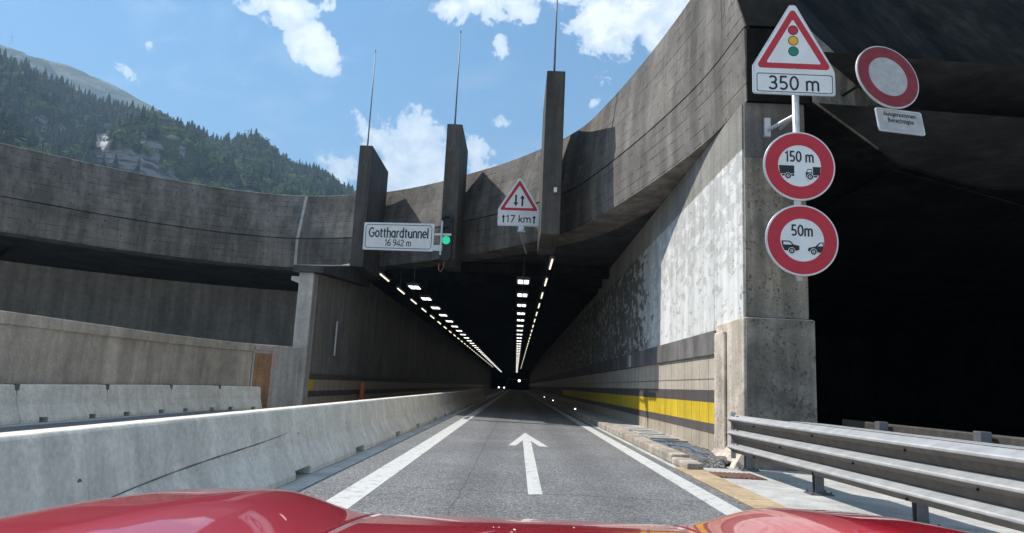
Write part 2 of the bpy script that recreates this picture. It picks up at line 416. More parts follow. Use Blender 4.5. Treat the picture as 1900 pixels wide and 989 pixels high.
thick = t.ramp(dens, .4, .75)
cirrus = t.math('MULTIPLY', t.ramp(t.noise(t.mapping(nrmd, (2.2, 9, 9), (0, .5, .75)), 2.2, 10, .6, .4), .5, .78), .32)
ccol = t.mix(thick, (7.6, 8.2, 8.9), (12.5, 12.3, 12.0))
hs = t.n('ShaderNodeHueSaturation'); hs.inputs['Saturation'].default_value = 1.68; hs.inputs['Hue'].default_value = .492; hs.inputs['Value'].default_value = 1.0
t.link(sky.outputs[0], hs.inputs['Color'])
shade = t.math('MULTIPLY', t.ramp(t.noise(wv, 9, 7, .6), .45, .68), .55)
ccol = t.mix(shade, ccol, (7.3, 7.9, 8.8))
c1 = t.mix(cirrus, hs.outputs[0], (6.5, 7.6, 8.6))
c2 = t.mix(cf, c1, ccol)
t.link(c2, bg.inputs['Color']); bg.inputs['Strength'].default_value = .085

# ------------------------------------------------------------------ ground, road
g = MB(); g.box(-4000, 4000, -3000, 5200, -.6, 0)
kind(g.build('ground', M['pave']))
road = MB(); road.box(-2.24, 2.636, -8, 226, .0, .004).box(-9.4, -3.05, -8, 226, .0, .004)
road = kind(road.build('road', M['asphalt']))
MB().box(-1.80, -1.50, -8, 225, .0041, .008).build('edge_line', M['line'], road)
MB().box(2.20, 2.46, -8, 225, .0041, .008).build('edge_line', M['line'], road)
ap = [at(px, py, z=0) for px, py in ((974,803.5),(943,827),(957,827.3),(970,817.5),(980,919),(1006.6,918.6),(985,818.5),(1001,828.7),(1016.5,829.5))]
MB().vprism([(p.x, p.y) for p in ap], .0041, .008).build('lane_arrow', M['line'], road)
# sandy flush stones, kerb, walkway
ys = MB()
y = 3.1
while y < 11.5:
    ys.box(2.64, 3.04, y, y+1.07, 0, .03); y += 1.085
kind(ys.build('sandy_kerb', M['yellowstone'], bevel=.012))
kb = MB()
kb.vprism([(2.76, 11.45),(3.05,11.55),(3.08,12.5),(2.74,12.5)], 0, .12)
y = 12.515
while y < 60:
    l = 3.4; kb.box(2.74+random.uniform(-.006,.006), 3.06, y, y+l, 0, .17+random.uniform(-.004,.004)); y += l+.012
kind(kb.build('kerb', M['kerb'], bevel=.03))
kind(MB().box(3.07, 4.0, 16.4, 225, 0, .15).build('walkway', M['slab']))
gv = MB(); N = 26
for i in range(N):
    for j in range(10):
        pass
pts = []
for i in range(N+1):
    yy = 12.15+4.25*i/N
    for j in range(11):
        xx = 3.075+(.9 if yy > 12.6 else .55)*j/10
        pts.append((xx, yy, .10+.03*math.sin(i*1.3)*math.sin(j*.9)+random.uniform(-.012,.012)-(.09 if i == 0 or (j == 10 and i < 3) else 0)))
gv.add(pts, [(i*11+j, (i+1)*11+j, (i+1)*11+j+1, i*11+j+1) for i in range(N) for j in range(10)])
kind(gv.build('gravel_bed', M['gravel']), 'stuff')
for k, (y0, lb) in enumerate(((16.5,'pale concrete cover slab nearest the gravel bed on the walkway'),(18.0,'pale concrete cover slab midway along the lit walkway'),(19.5,'pale concrete cover slab at the shadow line on the walkway'))):
    o = MB().box(3.12, 3.8, y0, y0+1.1, .151, .185).build('cover_slab', M['slab'], bevel=.012); tag(o, lb, 'cover slab', 'cover slabs on the walkway')
    MB().box(3.2, 3.72, y0+.52, y0+.58, .1855, .19).build('lifting_slot', M['rust'], o)
cab = [(3.12,16.2,.15),(3.3,15.6,.17),(3.25,15.0,.15),(3.5,14.3,.16),(3.42,13.6,.15),(3.55,13.1,.14)]
tag(MB().tube(cab, .014, 6).build('cable', M['cable'], smooth=True), 'thin blue cable lying loose across the gravel bed by the kerb', 'cable')
dg = thing('drain_grate', 'reddish brown iron drain grate in the pale pavement beside the guard rail', 'drain')
MB().box(3.05, 3.78, 10.75, 11.45, .001, .012).build('frame', M['rust'], dg)
gr = MB()
for k in range(9): gr.box(3.09+k*.075, 3.13+k*.075, 10.8, 11.4, .0121, .022)
gr.build('grating', M['rust'], dg)

# ------------------------------------------------------------------ curved parapet (ring)
ctrl = [(4.05,12.35),(3.86,14.8),(3.28,18.0),(2.4,21.6),(1.45,24.4),(-.5,27.3),(-2.75,29.8),(-5,32),(-7.2,33.6),(-9.5,34.6),(-11.8,35.1),(-14.5,34.6),(-17,33.3),(-19.3,31.6),(-21,29.9),(-22.6,28.2),(-25,24.5),(-27,20),(-28.5,14),(-29,6)]
def spline(c, n=8):
    c = [Vector((*p, 0)) for p in c]; e = [c[0]*2-c[1]]+c+[c[-1]*2-c[-2]]; out = []
    for i in range(1, len(e)-2):
        p0, p1, p2, p3 = e[i-1:i+3]
        for k in range(n):
            u = k/n
            out.append(.5*((2*p1)+(p2-p0)*u+(2*p0-5*p1+4*p2-p3)*u*u+(3*p1-p0-3*p2+p3)*u**3))
    out.append(c[-1]); return out
sp = spline(ctrl)
frames = []; arc = [0]
for i, p in enumerate(sp):
    tt = (sp[min(i+1, len(sp)-1)]-sp[max(i-1, 0)]).normalized()
    frames.append((p, Vector((tt.y, -tt.x, 0))))     # outward = away from the enclosed court
    if i: arc.append(arc[-1]+(p-sp[i-1]).length)
ZB, ZG, ZT = 6.62, 8.12, 10.55
def lean(s): return .62*min(1, max(0, (s-3)/15))
ring = MB(); n = 10; uvs = []
for i, (p, nr) in enumerate(frames):
    l = lean(arc[i]); th = 1.0
    prof = [(0,ZB),(-.04,ZG-.05),(.05,ZG-.04),(.05,ZG),(-.02,ZG+.01),(l,ZT-.03),(l+.04,ZT),(l+.55,ZT),(1.2,ZG),(1.2,ZB)]
    if i == 0:      # mitred end against the front of the right portal
        prof = [(0,ZB),(-.04,ZG-.05),(.05,ZG-.04),(.05,ZG),(-.02,ZG+.01),(0,ZT-.03),(.04,ZT),(.55,ZT),(1.2,ZG),(1.2,ZB)]
    dist = 0
    for k, (o, z) in enumerate(prof):
        yv = p.y+nr.y*o
        if z > ZG and i < 20: yv = max(yv, 12.35+(z-ZG)*.62)     # mitre against the sloping front
        ring.v.append((p.x+nr.x*o, yv, z)); uvs.append((arc[i], z))
for i in range(len(frames)-1):
    for k in range(n):
        k2 = (k+1) % n; ring.f.append((i*n+k, (i+1)*n+k, (i+1)*n+k2, i*n+k2))
ring.f += [tuple(range(n)), tuple(reversed(range((len(frames)-1)*n, len(frames)*n)))]
ring.uv = uvs
par = ring.build('concrete_parapet', M['ring']); tag(par, 'huge curved board-marked concrete parapet sweeping round over the tunnel mouth', 'parapet')
# expansion joint strips on the parapet
def ring_at(px, z):
    """index of the parapet frame nearest a photo column"""
    best = min(range(len(frames)), key=lambda i: abs(((lambda c: CX+F*c.x/c.z)(CAMR.transposed() @ (Vector((frames[i][0].x, frames[i][0].y, z))-Vector((0,0,CAMH)))))-px) + (1000 if frames[i][0].y < 8 else 0))
    return best
for px in (553,):
    i = ring_at(px, 8); p, nr = frames[i]; tt = Vector((-nr.y, nr.x, 0)); l = lean(arc[i])
    j = MB()
    for (o0, z0, o1, z1) in ((0, ZB, -.04, ZG-.06), (-.02, ZG+.02, l, ZT-.05)):
        a, b = p+nr*(o0-.012), p+nr*(o1-.012); a.z, b.z = z0, z1
        mid = (a+b)/2; up = (b-a)/2; j.obox(mid, tt*.07, nr*.02, up)
    j.build('joint_cover', M['column'], par)

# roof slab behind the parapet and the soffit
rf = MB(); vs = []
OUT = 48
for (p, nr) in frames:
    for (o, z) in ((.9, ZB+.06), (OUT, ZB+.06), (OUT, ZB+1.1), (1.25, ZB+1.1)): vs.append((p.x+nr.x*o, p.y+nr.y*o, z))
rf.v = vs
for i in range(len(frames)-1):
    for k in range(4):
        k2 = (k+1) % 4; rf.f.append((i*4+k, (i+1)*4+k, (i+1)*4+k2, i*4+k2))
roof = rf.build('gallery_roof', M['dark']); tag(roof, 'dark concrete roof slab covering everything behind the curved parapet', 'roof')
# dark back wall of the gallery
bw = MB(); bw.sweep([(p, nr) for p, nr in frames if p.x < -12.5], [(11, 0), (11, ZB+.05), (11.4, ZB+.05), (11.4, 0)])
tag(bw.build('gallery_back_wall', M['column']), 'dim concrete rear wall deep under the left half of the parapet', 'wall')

# ------------------------------------------------------------------ tunnel
tc = MB(); tc.box(-8.6, 4.6, 35.6, 226, 6.1, 6.5).box(-8.6, 4.6, 226.01, 226.6, 0, 6.5)
tun = tc.build('tunnel_ceiling', M['blackish']); tag(tun, 'flat near-black ceiling of the long tunnel above the lamp rows', 'ceiling')
for y, z in ((31.2, 6.2), (34.0, 6.15)):
    MB().box(-6.5 if y > 33 else -2.9, 4.0, y, y+.5, z, z+.38).build('ceiling_beam', M['blackish'], tun)

XW = 3.97
rw = thing('tunnel_wall', 'right tunnel wall with flaking white paint above beige, charcoal and yellow panels', 'wall', (XW, 12.4, 0))
def rpart(mb, name, mat, bevel=0):
    o = mb.build(name, mat, rw, bevel=bevel); o.location = (-XW, -12.4, 0); return o
rpart(MB().box(XW+.02, XW+.6, 12.47, 226, 2.49, 6.60), 'painted_face', M['paint'])
rpart(MB().box(XW+.02, XW+.6, 14.2, 226, 0, 2.0), 'core', M['grey_wall'])
rpart(MB().box(XW-.06, XW+.6, 14.05, 226, 2.0, 2.485), 'ledge', M['ledge'], .015)
rpart(MB().box(XW-.005, XW+.015, 14.22, 226, 1.302, 1.995), 'beige_panels', M['t_beige'])
rpart(MB().box(XW-.012, XW+.015, 14.22, 226, 1.06, 1.30), 'charcoal_panels', M['t_dark'])
rpart(MB().box(XW-.008, XW+.015, 14.22, 60, .64, 1.058), 'yellow_panels', M['t_yellow'])
rpart(MB().box(XW-.012, XW+.015, 14.22, 226, .45, .638), 'charcoal_panels', M['t_dark'])
rpart(MB().box(XW-.005, XW+.015, 14.22, 226, .0, .448), 'lower_panels', M['t_low'])
rpart(MB().box(XW-.07, XW-.062, 24.2, 24.75, 2.03, 2.42), 'cover_plate', M['column'])

# corner pier: painted upper shaft, wider rough foot
pier = thing('corner_pier', 'massive weathered concrete corner pier behind the round road signs', 'pier', (4.6, 12.6, 0))
def ppart(mb, name, mat, bevel=0):
    o = mb.build(name, mat, pier, bevel=bevel); o.location = (-4.6, -12.6, 0); return o
ppart(MB().box(XW+.05, 5.13, 12.40, 12.465, 2.6, 5.55), 'shaft', M['pier'], .01)
ppart(MB().box(XW+.05, 5.13, 12.40, 12.465, 5.552, 6.615), 'head', M['ledge'], .01)
ppart(MB().box(XW+.61, 5.13, 12.466, 40, 2.6, 6.6), 'flank', M['blackish'])
foot = MB()
fp = [(3.955,12.36),(5.2,12.34),(5.2,40),(4.6,40),(4.6,14.18),(3.955,14.18)]
foot.vprism(fp, 0, 2.59)
ppart(foot, 'foot', M['rough'], .03)
ppart(MB().box(3.99, 5.19, 12.30, 12.335, .0, 2.57), 'foot_face', M['pier_foot'], .012)
ppart(MB().box(3.90, 3.952, 13.35, 14.02, .0, 2.42), 'rough_pilaster', M['rough'], .03)
toe = MB()
toe.add([(3.74,12.25,0),(3.74,14.0,0),(3.95,12.25,.0),(3.95,14.0,0),(3.85,12.35,.14),(3.88,14.0,.16),(3.95,12.35,.3),(3.95,14.0,.3)],
        [(0,1,5,4),(4,5,7,6),(0,4,6,2),(1,3,7,5),(2,6,7,3),(0,2,3,1)])
ppart(toe, 'toe', M['rough'])

# right portal: front beam running away to the right, dark hall behind
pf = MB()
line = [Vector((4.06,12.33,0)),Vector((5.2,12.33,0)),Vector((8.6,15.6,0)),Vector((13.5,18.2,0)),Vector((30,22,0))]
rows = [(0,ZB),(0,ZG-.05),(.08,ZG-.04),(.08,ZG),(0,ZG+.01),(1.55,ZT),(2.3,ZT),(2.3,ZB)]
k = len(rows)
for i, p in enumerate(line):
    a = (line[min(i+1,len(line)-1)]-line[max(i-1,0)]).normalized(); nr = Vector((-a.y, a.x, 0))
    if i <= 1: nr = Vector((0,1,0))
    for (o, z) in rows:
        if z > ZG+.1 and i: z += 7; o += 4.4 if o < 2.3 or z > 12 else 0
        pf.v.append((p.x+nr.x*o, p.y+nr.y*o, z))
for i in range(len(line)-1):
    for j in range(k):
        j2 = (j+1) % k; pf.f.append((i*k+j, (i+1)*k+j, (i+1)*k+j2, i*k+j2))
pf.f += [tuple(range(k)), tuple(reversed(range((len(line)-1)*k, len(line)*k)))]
pfo = pf.build('portal_beam', M['blackish']); tag(pfo, 'near-black concrete beam over the dark right-hand opening', 'beam')
hp0, hp1 = line[1]+Vector((.05,0,0)), line[1].lerp(line[2], .72); hn = Vector((.69,-.724,0))
MB().obox((hp0+hp1)/2+hn*.016+Vector((0,0,(ZB+ZG)/2-.03)), (hp1-hp0)/2, hn*.012, (0,0,(ZG-ZB)/2-.05)).build('haunch_face', M['pier_foot'], pfo)
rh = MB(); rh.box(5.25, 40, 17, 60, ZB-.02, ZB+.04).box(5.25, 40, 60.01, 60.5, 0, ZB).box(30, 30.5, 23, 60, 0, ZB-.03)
tag(rh.build('side_hall', M['blackish']), 'pitch-dark side hall behind the guard rails on the right', 'hall')
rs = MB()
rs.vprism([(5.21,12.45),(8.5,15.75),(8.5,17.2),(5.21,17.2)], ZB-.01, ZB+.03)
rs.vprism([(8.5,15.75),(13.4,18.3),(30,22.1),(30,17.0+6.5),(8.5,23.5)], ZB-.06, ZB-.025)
rs.build('soffit', M['blackish'], pfo)
kind(MB().box(5.21, 40, 12.6, 60, 0, .003).build('hall_floor', M['blackish']))

# ------------------------------------------------------------------ fins on the parapet
def fin(x0, x1, y0, y1, label, tip, z1=11.5):
    f = thing('concrete_fin', label, 'fin', ((x0+x1)/2, y0, 6.0), group='concrete fins in front of the parapet')
    o = MB().box(x0, x1, y0, y1, 5.98, z1).build('blade', M['fin'], f, bevel=.03); o.location = (-(x0+x1)/2, -y0, -6.0)
    mx, my = (x0+x1)/2-.05, y0+.45
    o = MB().tube([(mx,my,z1-.02),(mx,my,z1+1.6),(mx,my,tip)], [.036,.030,.018], 8).build('mast', M['steel_post'], f, smooth=True); o.location = (-(x0+x1)/2, -y0, -6.0)
    q = MB().tube([(mx,my,tip+.001),(mx,my,tip+.12)], [.035,.015], 8).build('tip', M['steel_post'], o)
    q = MB().tube([(mx,my,z1+.0),(mx,my,z1+.10)], .10, 10).build('base_flange', M['steel_post'], o)
    return f
f1 = fin(-7.47, -6.88, 30.0, 33.9, 'left concrete fin with a thin mast, behind the tunnel name board', 16.2)
f2 = fin(-3.24, -2.62, 26.9, 30.2, 'middle concrete fin with a thin mast, carrying the green traffic light', 15.7)
f3 = fin(.56, 1.17, 21.7, 25.2, 'right concrete fin with a thin mast, tallest in view beside the two-way sign', 16.3)
hk = MB().box(.93,1.03,21.62,21.70,7.35,7.50).build('sensor_box', M['white'], f3); hk.location = (-.865, -21.7, -6)
hp = at(1030, 392, y=21.69)
for fx, fo, fy in ((-7.2, f1, 30.0), (-2.9, f2, 26.9)):
    q = MB()
    q.tube([(fx,fy-.03,10.9),(fx-.05,fy-.03,10.6),(fx-.1,fy-.03,10.5)], .013, 6); q.tube([(fx,fy-.03,10.75),(fx+.1,fy-.03,10.5)], .013, 6)
    q = q.build('lifting_eye', M['steel_post'], fo); q.location = -Vector(fo.location)

# ------------------------------------------------------------------ left side walls
XL = -7.72
lw = thing('tunnel_wall', 'left tunnel wall in plain grey above dark and pale bands', 'wall', (XL, 26, 0))
def lpart(mb, name, mat, bevel=0):
    o = mb.build(name, mat, lw, bevel=bevel); o.location = (-XL, -26, 0); return o
cw = MB(); prf = [(26.4,0),(26.4,5.1),(33.2,ZB),(226,ZB),(226,0)]
cw.add([(x, y, z) for x in (XL-.6, XL-.02) for y, z in prf], [(0,1,2,3,4),(9,8,7,6,5)]+[(i,i+5,(i+1)%5+5,(i+1)%5) for i in range(5)])
lpart(cw, 'core', M['grey_wall'])
lpart(MB().box(XL-.6, XL, 26.41, 226, 1.31, 2.2), 'pale_panels', M['grey_wall'])
for z0, z1, nm, mt in ((1.08,1.305,'charcoal_panels','t_dark'),(.66,1.075,'beige_panels','t_low'),(.43,.655,'charcoal_panels','t_dark'),(0,.425,'lower_panels','t_low')):
    lpart(MB().box(XL-.019, XL+.012, 26.42, 226, z0, z1), nm, M[mt])
lpart(MB().box(XL-.03, XL+.014, 26.2, 26.95, .67, 1.07), 'yellow_panel', M['t_yellow'])
a = at(619, 640, x=XL); lpart(MB().tube([(XL+.06,a.y,a.z-.45),(XL+.06,a.y,a.z+1.0)], .045, 8), 'handrail', M['alu'])
cl = thing('portal_column', 'pale grey concrete column at the front edge of the left tunnel wall', 'column', (-8.5, 25.8, 0))
o = MB().box(-8.24, -7.70, 25.75, 26.38, 0, 5.0).build('shaft', M['column'], cl, bevel=.02); o.location = (8.5, -25.8, 0)
br = MB(); br.prism([(-8.245,4.6),(-8.245,4.85),(-8.55,4.85),(-8.55,4.7)], 25.8, 26.3)
o = br.build('bracket', M['column'], cl); o.location = (8.5, -25.8, 0)
hd = MB(); prf = [(25.6,5.003),(25.6,5.25),(33.6,6.62),(33.6,5.6)]
hd.add([(x, y, z) for x in (-8.45, -7.3) for y, z in prf], [(0,1,2,3),(7,6,5,4)]+[(i,i+4,(i+1)%4+4,(i+1)%4) for i in range(4)])
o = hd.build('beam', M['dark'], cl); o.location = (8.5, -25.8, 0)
po = thing('marker_post', 'small orange delineator post against the left tunnel wall', 'post', (-7.4, 34.3, 0))
MB().tube([(0,0,0),(0,0,1.0)], .12, 10).build('body', M['orangepost'], po)
MB().tube([(0,0,1.001),(0,0,1.06)], [.10,.05], 10).build('cap', M['orangepost'], po)

# retaining wall behind the second barrier, with its stained end
wl = [Vector((-10.62,-6,0)),Vector((-10.35,14,0)),Vector((-10.12,20.5,0)),Vector((-9.55,23.2,0)),Vector((-9.05,24.1,0))]
fr = []
for i, p in enumerate(wl):
    a = (wl[min(i+1,len(wl)-1)]-wl[max(i-1,0)]).normalized(); fr.append((p, Vector((-a.y, a.x, 0))))
rt = thing('retaining_wall', 'long low retaining wall with a weathered coping behind the left barrier row', 'wall', (-10.3, 14, 0))
def wpart(mb, name, mat, bevel=0):
    o = mb.build(name, mat, rt, bevel=bevel); o.location = (10.3, -14, 0); return o
wpart(MB().sweep(fr, [(0,0),(0,1.94),(.35,1.94),(.35,0)]), 'body', M['wall'])
wpart(MB().sweep(fr, [(-.05,1.942),(-.05,2.2),(.4,2.2),(.4,1.942)]), 'coping', M['wall'], .015)
eb = thing('wall_end_block', 'square concrete end block with orange stained frame beside the pale column', 'wall end', (-8.6, 24.6, 0))
pA, pB, pC = Vector((-9.02,24.1,0)), Vector((-8.42,24.5,0)), Vector((-7.85,25.5,0))
def epart(mb, name, mat, bevel=0):
    o = mb.build(name, mat, eb, bevel=bevel); o.location = (8.6, -24.6, 0); return o
epart(MB().vprism([(pA.x,pA.y),(pB.x,pB.y),(pC.x,pC.y),(-8.6,25.7),(-9.3,24.9)], 0, 2.2), 'body', M['column'], .015)
ab = (pB-pA); abn = Vector((ab.y,-ab.x,0)).normalized(); abu = ab.normalized()
mid = (pA+pB)/2+abn*.014
epart(MB().obox(mid+Vector((0,0,.98)), abu*.30, abn*.012, Vector((0,0,.92))), 'stained_panel', M['orange'])
fm = MB()
fm.obox(mid+abn*.02+abu*.31+Vector((0,0,1.1)), abu*.055, abn*.03, Vector((0,0,1.08)))
fm.obox(mid+abn*.02-abu*.035+Vector((0,0,2.08)), abu*.285, abn*.03, Vector((0,0,.08)))
epart(fm, 'frame', plain('pale_timber', (.44,.33,.27), .7), .01)

# ------------------------------------------------------------------ jersey barriers
def jersey(y0, y1, H=.80, base=.25, slots=True):
    """one precast barrier, cross-section in x, from y0 to y1, with two drainage slots under it"""
    half = .10+base
    def prof(zb):
        pr = [(half,0),(half,.07),(.10+base*.36,.36),(.10,H-.025),(.08,H)]
        if zb > 0:
            pr = [(half,zb)]+[(.10+base*.36,.36),(.10,H-.025),(.08,H)]
            pr[0] = (.10+base*.36+(half-.10-base*.36)*(1-(zb-.07)/.29), zb)
        return pr+[(-x, z) for x, z in reversed(pr)]
    b = MB(); L = y1-y0
    cuts = [(0,.18,0),(.18,.27,.1),(.27,.73,0),(.73,.82,.1),(.82,1,0)] if slots else [(0,1,0)]
    for a, c, zb in cuts: b.prism(prof(zb), y0+a*L, y0+c*L)
    return b
order = ['nearest', 'second', 'third', 'fourth', 'fifth', 'sixth', 'seventh', 'eighth', 'ninth', 'tenth', 'eleventh', 'twelfth']
joints = [3.35, 10.3, 17.2, 24.4, 31.6, 38.8, 46, 53.2, 60.4]
XB = -2.85
for i in range(len(joints)-1):
    y0, y1 = joints[i]+.012, joints[i+1]-.012
    ob = thing('concrete_barrier', f'{order[i]} pale precast barrier segment counted from the red bonnet along the lane', 'barrier', (XB, y0, 0), group='precast barriers along the lane')
    bd = jersey(0, y1-y0).build('body', M['barrier'], ob, bevel=.012)
    if i < 6:
        for yy in (1.15, 5.6):
            c = Vector((.10+.25*.36*.62+.004, yy, .48))
            MB().tube([c+Vector((-.01,0,0)), c+Vector((.004,0,0))], .024, 12).build('anchor_plug', M['ledge'], ob)
    if i == 0:    # long tyre scuff on its face
        sc = MB(); n = 30; vs = []
        for k in range(n+1):
            u = k/n; yy = .9+u*4.3; zz = .30+.24*u+.02*math.sin(u*5)
            xf = .10+.25*.36*(1-(zz-.36)/(.775-.36)) if zz > .36 else .10+.25*.36+(.36-zz)/.29*.16
            w = .002+.004*math.sin(PI*u)*(1+.5*math.sin(k*1.7))
            xf += .0035
            vs += [(xf+.0005, yy, zz-w), (xf-.002, yy, zz+w)]
        sc.add(vs, [(2*k, 2*k+2, 2*k+3, 2*k+1) for k in range(n)])
        sc.build('tyre_scuff', M['ledge'], ob)
b2 = [(-10.04,10.95),(-10.02,14.1),(-10.0,17.2),(-9.95,20.3),(-9.55,22.7),(-8.75,24.2)]
for i in range(len(b2)-1):
    a, b = Vector((*b2[i],0)), Vector((*b2[i+1],0)); L = (b-a).length
    ob = thing('concrete_barrier', f'{order[i].replace("nearest", "first")} barrier segment from the left picture edge in the far row by the retaining wall', 'barrier', a, (0,0,math.atan2(b.y-a.y, b.x-a.x)-PI/2), group='precast barriers in the far left row')
    jersey(.01, L-.012, .76, .18).build('body', M['barrier'], ob, bevel=.012)
    if i: MB().box(-.115, .115, -.06, .06, .45, .775).build('joint_clamp', M['ledge'], ob)

# ------------------------------------------------------------------ guard rails
def guard(path, label, rails, ztop, posts, rearpost=False):
    gl = thing('guard_rail', label, 'guard rail', (path[0][0], path[0][1], 0))
    off = Vector((-path[0][0], -path[0][1], 0))
    P = [Vector((*p, 0)) for p in path]; fr = []
    for i, p in enumerate(P):
        a = (P[min(i+1,len(P)-1)]-P[max(i-1,0)]).normalized(); nr = Vector((a.y, -a.x, 0))   # towards the road
        fr.append((p, nr))
    for k in range(rails):
        z = ztop-k*.232
        pr = [(-.03,z-.004),(.0,z),(.125,z-.05),(.14,z-.062),(.14,z-.076),(.128,z-.086),(.0,z-.086),(-.03,z-.086)]
        o = MB().sweep(fr, pr).build('rail', M['steel'], gl); o.location = off
        MB().sweep(fr, [(-.03,z-.0865),(.120,z-.0865),(.045,z-.14),(.012,z-(.231 if k < 2 else .165)),(-.03,z-(.231 if k < 2 else .165))]).build('web', M['weathered'], o)
        for i in range(1+k % 2, len(fr)-1, 2):
            p, nr = fr[i]; c = p+nr*.06; c.z = z-.132
            MB().tube([c, c+nr*.022-Vector((0,0,.012))], .013, 8).build('bolt', M['housing'], o)
        for dy in (.12, .3):
            p, nr = fr[0]; tdir = (P[1]-P[0]).normalized(); c = p+tdir*dy+nr*.05; c.z = z-.024
            MB().obox(c+Vector((0,0,.008)), tdir*.03, nr*.012, (0,0,.006)).build('bolt', M['housing'], o)
    for (x, y, zt) in posts:
        b = MB(); b.box(x-.012, x+.1, y-.05, y-.04, 0, zt).box(x-.012, x+.1, y+.04, y+.05, 0, zt).box(x+.088, x+.1, y-.0399, y+.0399, 0, zt)
        o = b.build('post', M['steel_post'], gl); o.location = off
        q = MB().box(x-.1, x+.2, y-.12, y+.12, .0005, .018)
        q = q.build('base_plate', M['steel_post'], o)
        for dx, dy in ((-.07,-.09),(.17,-.09),(-.07,.09),(.17,.09)): MB().tube([(x+dx,y+dy,.018),(x+dx,y+dy,.05)], .013, 6).build('anchor_bolt', M['steel_post'], o)
    return gl, off
path = [(3.78,12.32),(3.80,11.2),(3.83,10.2),(3.87,9.2),(3.91,8.2),(3.96,7.2),(4.02,6.2),(4.09,5.2),(4.17,4.2),(4.26,3.2),(4.36,2.2),(4.5,1.0)]
gl, off = guard(path, 'triple galvanised guard rail running from the corner pier towards the red bonnet', 3, .885,
    [(3.86,12.0,.8),(3.93,9.45,.8),(4.06,7.35,.8),(4.2,5.2,.8),(4.36,3.2,.8)])
o = MB().box(3.72, 3.80, 12.325, 12.35, .16, .93).build('end_plate', M['steel'], gl); o.location = off
# flat plate that joins the top rail from about three metres on
pl = [(3.86,10.0),(3.89,9.6),(3.93,8.2),(3.99,7.2),(4.05,6.2),(4.12,5.2),(4.2,4.2),(4.29,3.2),(4.39,2.2)]
b = MB(); n = len(pl)
vs = []
for i, (x, y) in enumerate(pl):
    w = .02 if i == 0 else .24
    vs += [(x-.02,y,.890),(x-.02+w,y,.890),(x-.02,y,.896),(x-.02+w,y,.896)]
fs = []
for i in range(n-1):
    A, B = i*4, (i+1)*4
    fs += [(A,B,B+1,A+1),(A+2,A+3,B+3,B+2),(A,A+2,B+2,B),(A+1,B+1,B+3,A+3)]
fs += [(0,1,3,2),((n-1)*4,(n-1)*4+2,(n-1)*4+3,(n-1)*4+1)]
b.add(vs, fs); o = b.build('top_plate', M['steel'], gl); o.location = off
rpath = [(5.62,12.3),(5.62,10),(5.62,8),(5.62,6),(5.62,4),(5.62,2)]
rg = thing('guard_rail', 'rear guard rail with square posts standing behind the triple rail', 'guard rail', (5.62, 12.3, 0))
o = MB().box(5.60, 5.66, 2, 12.3, .60, .90).build('rail', M['weathered'], rg, bevel=.02); o.location = (-5.62,-12.3,0)  # both rear rails darkened: shade put into their steel colour
o = MB().box(5.60, 5.66, 2, 12.3, .22, .48).build('rail', M['weathered'], rg, bevel=.02); o.location = (-5.62,-12.3,0)  # lower rear rail: dark steel colour stands in for shade
for y in (10.75, 8.45, 6.15, 3.85):
    o = MB().box(5.42, 5.55, y-.07, y+.07, 0, .93).build('post', M['steel_post'], rg, bevel=.006); o.location = (-5.62,-12.3,0)
    q = MB().box(5.36, 5.61, y-.13, y+.13, .001, .02).build('base_plate', M['steel_post'], o)
    q = MB().box(5.551, 5.599, y-.04, y+.04, .68, .82).build('spacer', M['steel_post'], o)

